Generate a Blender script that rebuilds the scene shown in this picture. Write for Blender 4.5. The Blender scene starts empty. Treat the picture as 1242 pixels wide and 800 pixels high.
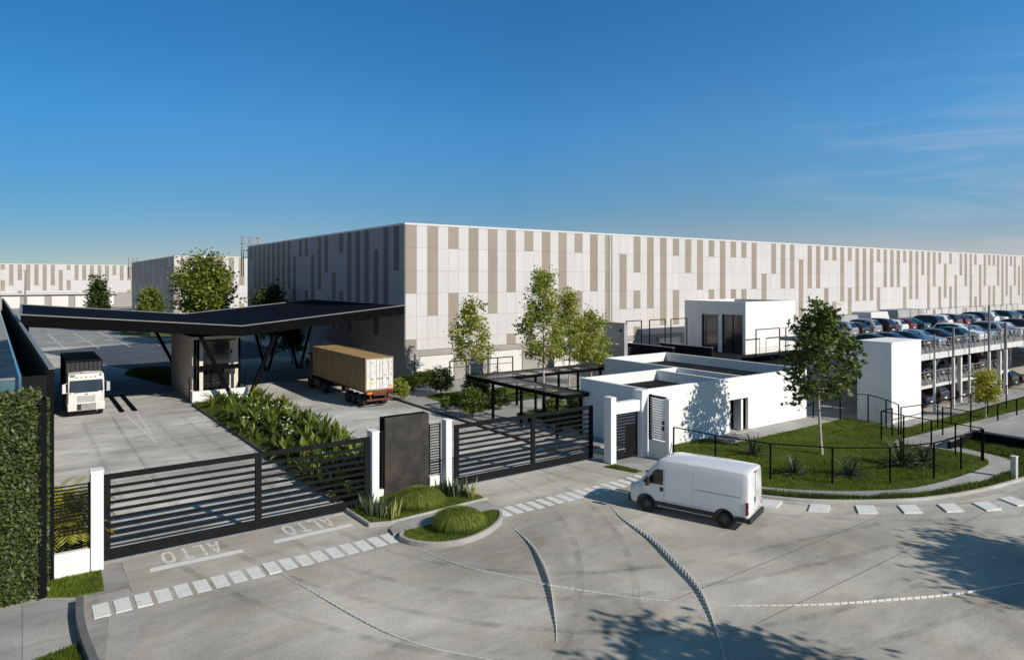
import bpy, bmesh, math, random
import numpy as np
from mathutils import Vector, Matrix
from mathutils.bvhtree import BVHTree

random.seed(7)
S = bpy.context.scene
C = S.collection
R = math.radians
TAU = math.tau

# ------------------------------------------------------------------ materials
def new_mat(name):
    m = bpy.data.materials.new(name)
    m.use_nodes = True
    nt = m.node_tree
    nt.nodes.clear()
    out = nt.nodes.new('ShaderNodeOutputMaterial')
    b = nt.nodes.new('ShaderNodeBsdfPrincipled')
    nt.links.new(b.outputs[0], out.inputs[0])
    return m, nt, b, out

def N(nt, kind, **kw):
    n = nt.nodes.new(kind)
    for k, v in kw.items():
        if k in n.inputs.keys():
            n.inputs[k].default_value = v
        else:
            setattr(n, k, v)
    return n

def coords(nt, scale=(1, 1, 1), world=True):
    mp = N(nt, 'ShaderNodeMapping')
    mp.inputs['Scale'].default_value = scale
    if world:
        g = N(nt, 'ShaderNodeNewGeometry')
        nt.links.new(g.outputs['Position'], mp.inputs['Vector'])
    else:
        g = N(nt, 'ShaderNodeTexCoord')
        nt.links.new(g.outputs['Object'], mp.inputs['Vector'])
    return mp.outputs[0]

def noise(nt, vec, scale, detail=5, rough=.55, dist=0):
    n = N(nt, 'ShaderNodeTexNoise')
    n.inputs['Scale'].default_value = scale
    n.inputs['Detail'].default_value = detail
    n.inputs['Roughness'].default_value = rough
    n.inputs['Distortion'].default_value = dist
    nt.links.new(vec, n.inputs['Vector'])
    return n.outputs['Fac']

def ramp(nt, fac, stops):
    r = N(nt, 'ShaderNodeValToRGB')
    e = r.color_ramp.elements
    while len(e) < len(stops):
        e.new(.5)
    for i, (p, c) in enumerate(stops):
        e[i].position = p
        e[i].color = (c[0], c[1], c[2], 1) if not isinstance(c, (int, float)) else (c, c, c, 1)
    nt.links.new(fac, r.inputs[0])
    return r.outputs[0]

def mix(nt, a, b, fac, mode='MIX'):
    m = N(nt, 'ShaderNodeMix', data_type='RGBA', blend_type=mode)
    for s, v in ((m.inputs[6], a), (m.inputs[7], b), (m.inputs[0], fac)):
        if isinstance(v, (int, float)):
            s.default_value = v
        elif isinstance(v, tuple):
            s.default_value = (v[0], v[1], v[2], 1)
        else:
            nt.links.new(v, s)
    return m.outputs[2]

def bump(nt, b, h, strength=.3, dist=.02):
    n = N(nt, 'ShaderNodeBump')
    n.inputs['Strength'].default_value = strength
    n.inputs['Distance'].default_value = dist
    nt.links.new(h, n.inputs['Height'])
    nt.links.new(n.outputs[0], b.inputs['Normal'])

def simple(name, col, rough=.5, metal=0, var=.12, scale=2.0, bstr=0, bscale=20, world=True, spec=.5, coat=0):
    m, nt, b, out = new_mat(name)
    v = coords(nt, world=world)
    f = noise(nt, v, scale)
    lo = tuple(c * (1 - var) for c in col)
    hi = tuple(min(1, c * (1 + var)) for c in col)
    nt.links.new(ramp(nt, f, [(.3, lo), (.7, hi)]), b.inputs['Base Color'])
    b.inputs['Roughness'].default_value = rough
    b.inputs['Metallic'].default_value = metal
    b.inputs['Specular IOR Level'].default_value = spec
    if coat:
        b.inputs['Coat Weight'].default_value = coat
        b.inputs['Coat Roughness'].default_value = .05
    if bstr:
        bump(nt, b, noise(nt, v, bscale, 4), bstr)
    return m

def concrete(name, lo, hi, streak=(.35, 1, 1), rough=.85, slab=None, stain=.35, warm=(.9, .82, .72)):
    m, nt, b, out = new_mat(name)
    v = coords(nt)
    vs = coords(nt, streak)
    mid = tuple((a + c) / 2 for a, c in zip(lo, hi))
    f1 = noise(nt, v, .16, 5, .6, .3)
    col = ramp(nt, f1, [(.34, lo), (.5, mid), (.64, hi)])
    f0 = noise(nt, vs, .75, 9, .72, .5)                      # blotches
    col = mix(nt, col, ramp(nt, f0, [(.32, .62), (.47, .92), (.60, 1.08), (.74, 1.18)]), min(1, stain * 1.9), 'MULTIPLY')
    f2 = noise(nt, coords(nt, (streak[0] * .35, 1.25, 1)), .8, 8, .7, .3)   # long wash marks
    col = mix(nt, col, ramp(nt, f2, [(.34, .78), (.5, .98), (.68, 1.10)]), min(1, stain * 1.6), 'MULTIPLY')
    f3 = noise(nt, v, .45, 6, .6)
    col = mix(nt, col, warm, ramp(nt, f3, [(.48, 0), (.72, .55)]), 'MULTIPLY')
    f4 = noise(nt, v, 14, 8, .75)
    col = mix(nt, col, ramp(nt, f4, [(.30, .66), (.5, .99), (.66, 1.14)]), .9, 'MULTIPLY')
    f5 = noise(nt, v, 3.1, 7, .78, .6)
    col = mix(nt, col, (.13, .125, .12), ramp(nt, f5, [(.66, 0), (.80, .42)]))
    f6 = noise(nt, v, 40, 2, .5)
    col = mix(nt, col, (.16, .155, .15), ramp(nt, f6, [(.70, 0), (.76, .5)]))
    if slab:
        br = N(nt, 'ShaderNodeTexBrick')
        br.offset = 0
        br.inputs['Scale'].default_value = 1
        br.inputs['Brick Width'].default_value = slab[0]
        br.inputs['Row Height'].default_value = slab[1]
        br.inputs['Mortar Size'].default_value = .018
        br.inputs['Color1'].default_value = (1, 1, 1, 1)
        br.inputs['Color2'].default_value = (.86, .86, .87, 1)
        br.inputs['Mortar'].default_value = (.5, .5, .5, 1)
        nt.links.new(v, br.inputs['Vector'])
        col = mix(nt, col, br.outputs['Color'], .8, 'MULTIPLY')
    nt.links.new(col, b.inputs['Base Color'])
    b.inputs['Roughness'].default_value = rough
    bump(nt, b, f4, .25, .01)
    return m

def leaf(name, dark, light, trans=.3, rough=.45):
    m, nt, b, out = new_mat(name)
    g = N(nt, 'ShaderNodeNewGeometry')
    col = ramp(nt, g.outputs['Random Per Island'], [(0, dark), (.55, tuple((a + c) / 2 for a, c in zip(dark, light))), (1, light)])
    nt.links.new(col, b.inputs['Base Color'])
    b.inputs['Roughness'].default_value = rough
    b.inputs['Specular IOR Level'].default_value = .35
    t = N(nt, 'ShaderNodeBsdfTranslucent')
    nt.links.new(mix(nt, col, (1.0, 1.0, .35), .35, 'MULTIPLY'), t.inputs[0])
    ms = N(nt, 'ShaderNodeMixShader')
    ms.inputs[0].default_value = trans
    nt.links.new(b.outputs[0], ms.inputs[1])
    nt.links.new(t.outputs[0], ms.inputs[2])
    nt.links.new(ms.outputs[0], out.inputs[0])
    return m

def ribbed(name, col, period=.18, axis='XY', strength=.35, var=.06):
    """painted metal cladding with fine vertical ribs and faint grime"""
    m, nt, b, out = new_mat(name)
    v = coords(nt)
    sx = N(nt, 'ShaderNodeSeparateXYZ')
    nt.links.new(v, sx.inputs[0])
    ad = N(nt, 'ShaderNodeMath', operation='ADD')
    nt.links.new(sx.outputs[0], ad.inputs[0])
    nt.links.new(sx.outputs[1], ad.inputs[1])
    mu = N(nt, 'ShaderNodeMath', operation='MULTIPLY')
    mu.inputs[1].default_value = TAU / period
    nt.links.new(ad.outputs[0], mu.inputs[0])
    si = N(nt, 'ShaderNodeMath', operation='SINE')
    nt.links.new(mu.outputs[0], si.inputs[0])
    g = N(nt, 'ShaderNodeNewGeometry')
    lo = tuple(c * (1 - var) for c in col)
    hi = tuple(min(1, c * (1 + var)) for c in col)
    c1 = ramp(nt, g.outputs['Random Per Island'], [(0, lo), (1, hi)])
    f = noise(nt, coords(nt, (1.2, 1.2, .12)), 1.0, 6, .7)
    c1 = mix(nt, c1, ramp(nt, f, [(.3, .86), (.65, 1)]), .6, 'MULTIPLY')
    nt.links.new(c1, b.inputs['Base Color'])
    b.inputs['Roughness'].default_value = .55
    bump(nt, b, si.outputs[0], strength, .012)
    return m

def glass_mat(name, col, rough=.06, alpha=1.0, spec=.9):
    m, nt, b, out = new_mat(name)
    f = noise(nt, coords(nt), .6, 3)
    nt.links.new(ramp(nt, f, [(.3, tuple(c * .7 for c in col)), (.7, tuple(c * 1.25 for c in col))]), b.inputs['Base Color'])
    b.inputs['Roughness'].default_value = rough
    b.inputs['Specular IOR Level'].default_value = spec
    b.inputs['Alpha'].default_value = alpha
    return m

def emis(*a): pass

M = {}
M['court'] = concrete('court_concrete', (.31, .287, .247), (.54, .505, .44), streak=(.4, 1, 1), slab=None, stain=.30)
M['yard'] = concrete('yard_concrete', (.40, .388, .36), (.68, .66, .62), streak=(.22, .8, 1), slab=(5.6, 5.0), stain=.5)
M['asphalt'] = concrete('far_asphalt', (.24, .24, .238), (.33, .328, .32), streak=(1, .5, 1), slab=None, stain=.3)
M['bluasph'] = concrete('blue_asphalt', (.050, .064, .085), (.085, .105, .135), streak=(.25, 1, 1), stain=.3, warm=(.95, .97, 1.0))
M['walk'] = concrete('walk_concrete', (.30, .295, .285), (.43, .42, .40), streak=(1, 1, 1), slab=(2.2, 2.0), stain=.3)
M['apron'] = concrete('apron_concrete', (.27, .255, .235), (.38, .36, .33), streak=(1, 1, 1), stain=.4)
M['kerb'] = concrete('kerb_concrete', (.33, .32, .30), (.46, .44, .41), streak=(1, 1, 1), stain=.3)
M['darkkerb'] = concrete('dark_kerb_concrete', (.10, .10, .10), (.17, .165, .16), streak=(1, 1, 1), stain=.3)
M['ground'] = concrete('dry_ground', (.10, .11, .06), (.2, .18, .11), streak=(1, 1, 1), stain=.4)
M['soil'] = simple('soil', (.045, .05, .025), .95, var=.4, scale=3)
M['turf'] = simple('turf_base', (.065, .10, .015), .95, var=.45, scale=1.4, bstr=.6, bscale=30)
def paint_mat():
    m, nt, b, out = new_mat('road_paint')
    v = coords(nt)
    f = noise(nt, v, 3.2, 6, .75)
    f2 = noise(nt, v, 30, 4, .7)
    c = mix(nt, (.72, .715, .69), (.46, .44, .41), ramp(nt, f, [(.5, 0), (.75, .8)]))
    c = mix(nt, c, ramp(nt, f2, [(.3, .72), (.6, 1)]), .5, 'MULTIPLY')
    nt.links.new(c, b.inputs['Base Color'])
    b.inputs['Roughness'].default_value = .75
    return m
M['paint'] = paint_mat()
M['wornpaint'] = simple('worn_road_paint', (.60, .58, .54), .8, var=.28, scale=5)
def render_wall():
    m, nt, b, out = new_mat('white_render')
    f = noise(nt, coords(nt, (1.5, 1.5, .25)), .8, 6, .7)
    f2 = noise(nt, coords(nt), .5, 4)
    c = mix(nt, ramp(nt, f, [(.3, (.74, .74, .73)), (.6, (.82, .815, .80))]), ramp(nt, f2, [(.3, .93), (.7, 1)]), .8, 'MULTIPLY')
    nt.links.new(c, b.inputs['Base Color'])
    b.inputs['Roughness'].default_value = .8
    bump(nt, b, noise(nt, coords(nt), 45, 3), .12, .006)
    return m
M['white'] = render_wall()
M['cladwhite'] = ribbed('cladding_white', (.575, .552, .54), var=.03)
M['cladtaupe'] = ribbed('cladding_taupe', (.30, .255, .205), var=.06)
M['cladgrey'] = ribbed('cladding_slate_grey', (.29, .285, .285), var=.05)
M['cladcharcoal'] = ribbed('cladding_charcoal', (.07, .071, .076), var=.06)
M['plinth'] = simple('plinth_grey', (.32, .295, .265), .85, var=.1, scale=.8)
M['dock'] = ribbed('dock_door_white', (.66, .645, .61), period=.5)
M['edge'] = simple('edge_trim', (.60, .60, .59), .45, var=.05)
M['roofgrey'] = simple('roof_membrane', (.016, .017, .020), .9, var=.35, scale=.8, spec=.06)
M['black'] = simple('black_steel', (.0045, .0047, .0055), .8, var=.25, scale=3, spec=.03)
M['canopytop'] = simple('canopy_roof_sheet', (.005, .0065, .012), .85, var=.2, scale=.6, spec=.03)
M['gateblack'] = simple('gate_black_paint', (.011, .0115, .0125), .75, var=.2, scale=4, spec=.08)
M['darkpanel'] = simple('dark_wall_panel', (.008, .0085, .0095), .8, var=.25, scale=1, spec=.04)
def totem_mat():
    m, nt, b, out = new_mat('oxidised_panel')
    v = coords(nt)
    c = ramp(nt, noise(nt, v, 1.1, 8, .72, .5), [(.34, (.014, .013, .011)), (.52, (.032, .029, .024)), (.66, (.062, .048, .034))])
    nt.links.new(c, b.inputs['Base Color'])
    b.inputs['Roughness'].default_value = .5
    bump(nt, b, noise(nt, v, 12, 4), .2, .01)
    return m
M['totem'] = totem_mat()
M['booth'] = simple('booth_beige', (.70, .635, .53), .85, var=.06, scale=.7)
M['glassdark'] = glass_mat('dark_glass', (.012, .014, .017))
M['glassgrey'] = glass_mat('grey_glass', (.03, .035, .04), .1)
M['glassroof'] = glass_mat('pergola_glass', (.24, .25, .25), .12, .14)
M['glassblue'] = glass_mat('blue_reflective_glass', (.05, .12, .18), .04, 1.0, 1.0)
M['glassteal'] = glass_mat('teal_glass', (.10, .20, .23), .08, .55)
def van_paint():
    m, nt, b, out = new_mat('white_car_paint')
    v = coords(nt, world=False)
    sz = N(nt, 'ShaderNodeSeparateXYZ'); nt.links.new(v, sz.inputs[0])
    f = noise(nt, coords(nt, (1, 1, .4), world=False), 2.2, 7, .7)
    dirt = N(nt, 'ShaderNodeMath', operation='MULTIPLY')
    nt.links.new(ramp(nt, sz.outputs[2], [(.35, .75), (.75, .28), (1.0, .06)]), dirt.inputs[0])
    nt.links.new(ramp(nt, f, [(.35, .2), (.7, 1)]), dirt.inputs[1])
    nt.links.new(mix(nt, (.76, .77, .79), (.36, .33, .28), dirt.outputs[0]), b.inputs['Base Color'])
    b.inputs['Roughness'].default_value = .26
    b.inputs['Coat Weight'].default_value = .7; b.inputs['Coat Roughness'].default_value = .04
    return m
M['vanwhite'] = van_paint()
M['plastic'] = simple('black_plastic', (.018, .018, .02), .6, var=.2, scale=5, world=False)
M['tyre'] = simple('tyre_rubber', (.016, .016, .016), .85, var=.2, scale=8, world=False)
M['rim'] = simple('wheel_rim', (.10, .10, .105), .45, .5, var=.2, world=False)
M['rimlight'] = simple('alloy_rim', (.42, .42, .43), .35, .7, var=.1, world=False)
M['red'] = simple('red_lens', (.26, .010, .012), .2, var=.15, world=False)
M['amber'] = simple('amber_lens', (.62, .22, .03), .3, var=.1, world=False)
M['lens'] = simple('clear_lens', (.55, .57, .58), .12, var=.1, world=False)
M['carglass'] = simple('car_glass', (.010, .012, .014), .06, var=.2, world=False, spec=.8)
def grimy(name, col, dirt, amount=.6, sc=(1, 1, .3)):
    m, nt, b, out = new_mat(name)
    v = coords(nt, sc, world=False)
    f = noise(nt, v, 1.6, 8, .72, .3)
    f2 = noise(nt, coords(nt, world=False), 7, 5, .7)
    c = mix(nt, col, dirt, ramp(nt, f, [(.45, 0), (.78, amount)]))
    c = mix(nt, c, ramp(nt, f2, [(.3, .75), (.6, 1)]), .6, 'MULTIPLY')
    nt.links.new(c, b.inputs['Base Color'])
    b.inputs['Roughness'].default_value = .6
    return m
M['container'] = grimy('container_tan', (.30, .20, .08), (.09, .05, .02), .85)
M['condoor'] = grimy('container_door_white', (.70, .68, .64), (.32, .31, .31), .65, (1, 1, .7))
M['doorblue'] = simple('faded_blue_print', (.34, .38, .44), .7, var=.2, world=False)
M['rust'] = simple('red_rusty_steel', (.13, .032, .02), .7, var=.35, scale=4, world=False)
M['truckwhite'] = grimy('truck_cab_white', (.72, .70, .66), (.42, .38, .32), .5)
M['truckbox'] = simple('black_box_body', (.02, .02, .021), .55, var=.25, scale=1, world=False)
M['darkcab'] = simple('dark_truck_cab', (.03, .03, .034), .35, var=.2, world=False)
M['steelwhite'] = simple('white_painted_steel', (.62, .61, .59), .5, var=.08)
M['steelgrey'] = simple('grey_steel', (.20, .20, .20), .5, var=.15)
M['greywall'] = simple('grey_wall', (.33, .335, .34), .85, var=.12, scale=.7)
M['deck'] = concrete('deck_concrete', (.30, .30, .29), (.42, .41, .40), streak=(1, 1, 1), stain=.35)
M['yellow'] = simple('yellow_sticker', (.75, .50, .04), .5, var=.1)
M['bollard'] = simple('bollard_grey', (.45, .46, .45), .6, var=.1)
M['bark'] = simple('pale_bark', (.40, .35, .28), .9, var=.3, scale=5, bstr=.4, bscale=25)
M['barkdark'] = simple('brown_bark', (.13, .10, .07), .9, var=.35, scale=5, bstr=.5, bscale=25)
def patchy(m, lo=.55, hi=1.25, sc=.5):
    nt = m.node_tree
    b = [n for n in nt.nodes if n.type == 'BSDF_PRINCIPLED'][0]
    src = b.inputs['Base Color'].links[0].from_socket
    f = noise(nt, coords(nt), sc, 5, .65)
    f2 = noise(nt, coords(nt), sc * 4.5, 4, .6)
    c = mix(nt, src, ramp(nt, f, [(.35, (lo, lo * .96, lo * .8)), (.65, (hi * 1.06, hi, hi * .8))]), 1.0, 'MULTIPLY')
    c = mix(nt, c, ramp(nt, f2, [(.35, .62), (.62, 1.15)]), .8, 'MULTIPLY')
    nt.links.new(c, b.inputs['Base Color'])
    return m
M['lf_lawn'] = leaf('leaf_lawn_tree', (.035, .065, .012), (.15, .205, .04), .32)
M['lf_sun'] = leaf('leaf_sunny_green', (.09, .13, .016), (.30, .33, .055), .4)
M['lf_bright'] = leaf('leaf_spring_green', (.16, .21, .02), (.50, .51, .10), .45)
M['lf_mid'] = leaf('leaf_mid_green', (.055, .09, .014), (.20, .25, .045), .35)
M['lf_dark'] = leaf('leaf_dark_green', (.022, .042, .010), (.095, .135, .028), .28)
M['lf_hedge'] = leaf('leaf_hedge', (.02, .04, .009), (.12, .155, .04), .25)
M['lf_yellow'] = leaf('leaf_yellow_green', (.24, .27, .025), (.55, .50, .08), .42)
M['lf_strap'] = leaf('leaf_strap', (.06, .10, .018), (.22, .29, .05), .35, .38)
M['lf_agave'] = leaf('leaf_grey_green', (.035, .055, .03), (.12, .15, .075), .15, .5)
M['lf_variegated'] = leaf('leaf_pale_striped', (.10, .13, .03), (.40, .40, .14), .2, .4)
M['flower'] = simple('white_flower', (.66, .66, .46), .6, var=.1)
M['blade'] = patchy(leaf('grass_blade', (.055, .10, .010), (.24, .32, .036), .40, .6))
M['blade_dark'] = patchy(leaf('ground_cover_blade', (.03, .058, .009), (.16, .22, .03), .32, .6))
M['mound'] = leaf('fountain_grass_blade', (.10, .15, .015), (.40, .46, .10), .45, .6)

# ------------------------------------------------------------------ builders
def link(o, parent=None):
    C.objects.link(o)
    if parent is not None:
        o.parent = parent
    return o

def root_loc(p):
    v = Vector((0, 0, 0))
    while p is not None:
        v += p.location
        p = p.parent
    return v

class MB:
    """collects shapes, built as one mesh"""
    def __init__(s):
        s.v = []; s.f = []; s.m = []
    def add(s, vs, fs, m=0):
        k = len(s.v)
        s.v += [tuple(p) for p in vs]
        for f in fs:
            s.f.append(tuple(k + i for i in f)); s.m.append(m)
        return s
    def box(s, x0, x1, y0, y1, z0, z1, m=0):
        return s.add([(x0, y0, z0), (x1, y0, z0), (x1, y1, z0), (x0, y1, z0), (x0, y0, z1), (x1, y0, z1), (x1, y1, z1), (x0, y1, z1)],
                     [(3, 2, 1, 0), (4, 5, 6, 7), (0, 1, 5, 4), (1, 2, 6, 5), (2, 3, 7, 6), (3, 0, 4, 7)], m)
    def bar(s, p, q, w, h=None, m=0):
        p = Vector(p); q = Vector(q); h = h or w
        d = (q - p).normalized()
        up = Vector((0, 0, 1)) if abs(d.z) < .95 else Vector((0, 1, 0))
        a = d.cross(up).normalized() * (w / 2)
        b = a.cross(d).normalized() * (h / 2)
        vs = [e + i * a + j * b for e in (p, q) for i, j in ((-1, -1), (1, -1), (1, 1), (-1, 1))]
        return s.add(vs, [(0, 1, 2, 3), (7, 6, 5, 4), (0, 4, 5, 1), (1, 5, 6, 2), (2, 6, 7, 3), (3, 7, 4, 0)], m)
    def tube(s, pts, rads, n=8, m=0, cap=True):
        pts = [Vector(p) for p in pts]
        rings = []
        for i, p in enumerate(pts):
            d = (pts[min(i + 1, len(pts) - 1)] - pts[max(i - 1, 0)]).normalized()
            up = Vector((0, 0, 1)) if abs(d.z) < .9 else Vector((1, 0, 0))
            a = d.cross(up).normalized(); b = a.cross(d)
            rings.append([p + (a * math.cos(TAU * k / n) + b * math.sin(TAU * k / n)) * rads[i] for k in range(n)])
        vs = [v for r in rings for v in r]
        fs = [(i * n + k, i * n + (k + 1) % n, (i + 1) * n + (k + 1) % n, (i + 1) * n + k) for i in range(len(pts) - 1) for k in range(n)]
        if cap:
            fs += [tuple(range(n)), tuple(range((len(pts) - 1) * n + n - 1, (len(pts) - 1) * n - 1, -1))]
        return s.add(vs, fs, m)
    def prism(s, poly, z0, z1, m=0):
        n = len(poly)
        a = sum(poly[i][0] * poly[(i + 1) % n][1] - poly[(i + 1) % n][0] * poly[i][1] for i in range(n))
        if a < 0: poly = poly[::-1]
        vs = [(x, y, z0) for x, y in poly] + [(x, y, z1) for x, y in poly]
        fs = [tuple(range(n - 1, -1, -1)), tuple(range(n, 2 * n))] + [(i, (i + 1) % n, n + (i + 1) % n, n + i) for i in range(n)]
        return s.add(vs, fs, m)
    def sheet(s, poly, z, m=0):
        n = len(poly)
        a = sum(poly[i][0] * poly[(i + 1) % n][1] - poly[(i + 1) % n][0] * poly[i][1] for i in range(n))
        if a < 0: poly = poly[::-1]
        return s.add([(x, y, z) for x, y in poly], [tuple(range(n))], m)
    def lathe(s, axis_o, prof, n=24, m=0, closed=True):
        """profile (r, y) turned round the y axis through axis_o"""
        ox, oy, oz = axis_o
        k = len(prof)
        vs = [(ox + r * math.cos(TAU * i / n), oy + y, oz + r * math.sin(TAU * i / n)) for i in range(n) for r, y in prof]
        fs = []
        for i in range(n):
            j = (i + 1) % n
            for q in range(k if closed else k - 1):
                w = (q + 1) % k
                fs.append((i * k + q, j * k + q, j * k + w, i * k + w))
        return s.add(vs, fs, m)
    def build(s, name, mats, parent=None, world=True, bevel=0, smooth=None, seg=1):
        if not isinstance(mats, (list, tuple)): mats = [mats]
        me = bpy.data.meshes.new(name)
        off = root_loc(parent) if (parent is not None and world) else Vector((0, 0, 0))
        me.from_pydata([(x - off.x, y - off.y, z - off.z) for x, y, z in s.v], [], s.f)
        for q in mats: me.materials.append(q)
        if len(mats) > 1: me.polygons.foreach_set('material_index', s.m)
        if smooth:
            me.shade_smooth(); me.set_sharp_from_angle(angle=R(smooth))
        me.update()
        o = link(bpy.data.objects.new(name, me), parent)
        if bevel:
            b = o.modifiers.new('edge', 'BEVEL'); b.width = bevel; b.segments = seg; b.limit_method = 'ANGLE'
        return o

def tag(o, label=None, cat=None, group=None, kind=None):
    if label: o['label'] = label
    if cat: o['category'] = cat
    if group: o['group'] = group
    if kind: o['kind'] = kind
    return o

def thing(name, label, cat, loc=(0, 0, 0), rot=0, group=None):
    o = bpy.data.objects.new(name, None)
    o.empty_display_size = .3
    link(o); o.location = loc; o.rotation_euler = (0, 0, rot)
    return tag(o, label, cat, group)

def copy_tree(o, parent=None):
    c = o.copy(); C.objects.link(c)
    if parent is not None: c.parent = parent
    for ch in list(o.children): copy_tree(ch, c)
    return c

def struct(name, mb, m, **kw):
    return tag(mb.build(name, m, **kw), kind='structure')

def smooth_path(pts, n=8):
    P = [Vector((p[0], p[1])) for p in pts]
    out = []
    for i in range(len(P) - 1):
        p0 = P[max(i - 1, 0)]; p1 = P[i]; p2 = P[i + 1]; p3 = P[min(i + 2, len(P) - 1)]
        for k in range(n):
            t = k / n
            q = .5 * ((2 * p1) + (p2 - p0) * t + (2 * p0 - 5 * p1 + 4 * p2 - p3) * t * t + (3 * p1 - p0 - 3 * p2 + p3) * t ** 3)
            out.append((q.x, q.y))
    out.append((P[-1].x, P[-1].y))
    return out

def offset(pts, d):
    out = []
    for i in range(len(pts)):
        a = Vector(pts[max(i - 1, 0)]); b = Vector(pts[min(i + 1, len(pts) - 1)])
        t = (b - a).normalized()
        out.append((pts[i][0] - t.y * d, pts[i][1] + t.x * d))
    return out

def ribbon(mb, pts, d0, d1, z0, z1, m=0):
    """a solid band between two offsets of a path"""
    a = offset(pts, d0); b = offset(pts, d1)
    n = len(pts)
    vs = [(x, y, z0) for x, y in a] + [(x, y, z0) for x, y in b] + [(x, y, z1) for x, y in a] + [(x, y, z1) for x, y in b]
    fs = []
    for i in range(n - 1):
        fs += [(2 * n + i, 2 * n + i + 1, 3 * n + i + 1, 3 * n + i), (i, i + 1, 2 * n + i + 1, 2 * n + i), (n + i + 1, n + i, 3 * n + i, 3 * n + i + 1)]
    fs += [(0, 2 * n, 3 * n, n), (n - 1, 2 * n - 1, 4 * n - 1, 3 * n - 1)]
    return mb.add(vs, fs, m)

def quads_mesh(name, V, k, mat, parent=None, world=True):
    """V: (n, k, 3) array -> n faces of k corners, built fast"""
    n = V.shape[0]
    V = V.copy()
    if parent is not None and world:
        V -= np.array(root_loc(parent))
    me = bpy.data.meshes.new(name)
    me.vertices.add(n * k); me.loops.add(n * k); me.polygons.add(n)
    me.vertices.foreach_set('co', V.astype(np.float32).ravel())
    me.loops.foreach_set('vertex_index', np.arange(n * k, dtype=np.int32))
    me.polygons.foreach_set('loop_start', np.arange(0, n * k, k, dtype=np.int32))
    me.update(calc_edges=True); me.validate()
    me.materials.append(mat)
    return link(bpy.data.objects.new(name, me), parent)

def unit(a):
    return a / np.maximum(np.linalg.norm(a, axis=-1, keepdims=True), 1e-6)

def leaf_quads(rng, cen, size, up=.35, aspect=.55, bias=None):
    """diamond leaves round centres, facing every way but mostly upward"""
    n = len(cen)
    nrm = rng.normal(size=(n, 3)); nrm[:, 2] = np.abs(nrm[:, 2]) + up
    if bias is not None: nrm += bias
    nrm = unit(nrm)
    a = unit(np.cross(nrm, rng.normal(size=(n, 3))))
    b = np.cross(nrm, a)
    s = (size * rng.uniform(.65, 1.3, size=(n, 1)))
    fold = nrm * s * .12
    return np.stack([cen - a * s, cen + b * s * aspect - fold, cen + a * s, cen - b * s * aspect - fold], axis=1)

def blades(rng, base, h, w, lean=.35):
    n = len(base)
    ang = rng.uniform(0, TAU, n)
    side = np.stack([np.cos(ang), np.sin(ang), np.zeros(n)], 1)
    la = rng.uniform(0, TAU, n)
    hh = h * rng.uniform(.5, 1.25, size=(n, 1))
    tip = base + np.stack([np.cos(la), np.sin(la), np.zeros(n)], 1) * hh * lean * rng.uniform(.2, 1.4, size=(n, 1)) + np.array([0, 0, 1.0]) * hh
    return np.stack([base - side * w / 2, base + side * w / 2, tip], 1)

def in_poly(pts, poly):
    x, y = pts[:, 0], pts[:, 1]
    r = np.zeros(len(pts), bool)
    n = len(poly)
    for i in range(n):
        x0, y0 = poly[i]; x1, y1 = poly[(i + 1) % n]
        c = ((y0 > y) != (y1 > y)) & (x < (x1 - x0) * (y - y0) / ((y1 - y0) + 1e-12) + x0)
        r ^= c
    return r

def scatter(rng, poly, dens, holes=()):
    P = np.array(poly); lo = P.min(0); hi = P.max(0)
    n = int(dens * (hi - lo).prod())
    q = rng.uniform(lo, hi, size=(n, 2))
    k = in_poly(q, poly)
    for hpoly in holes: k &= ~in_poly(q, hpoly)
    return q[k]

def grass(name, poly, z, dens, h, w, mat, seed=1, holes=(), lean=.4, clump=False):
    rng = np.random.default_rng(seed)
    q = scatter(rng, poly, dens, holes)
    if clump:
        keep = (np.sin(q[:, 0] * 5.1 + np.sin(q[:, 1] * 3.3) * 2) + np.sin(q[:, 1] * 4.3 + q[:, 0])) > rng.uniform(-2.2, .6, len(q))
        q = q[keep]
    base = np.concatenate([q, np.full((len(q), 1), z)], 1)
    hv = h * (0.75 + .5 * (np.sin(q[:, :1] * 1.7 + np.sin(q[:, 1:] * 2.1)) * .5 + .5))
    ang = blades(rng, base, h, w, lean)
    ang[:, 2, 2] = z + (ang[:, 2, 2] - z) * (hv[:, 0] / h)
    o = quads_mesh(name, ang, 3, mat)
    return tag(o, kind='stuff')

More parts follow.
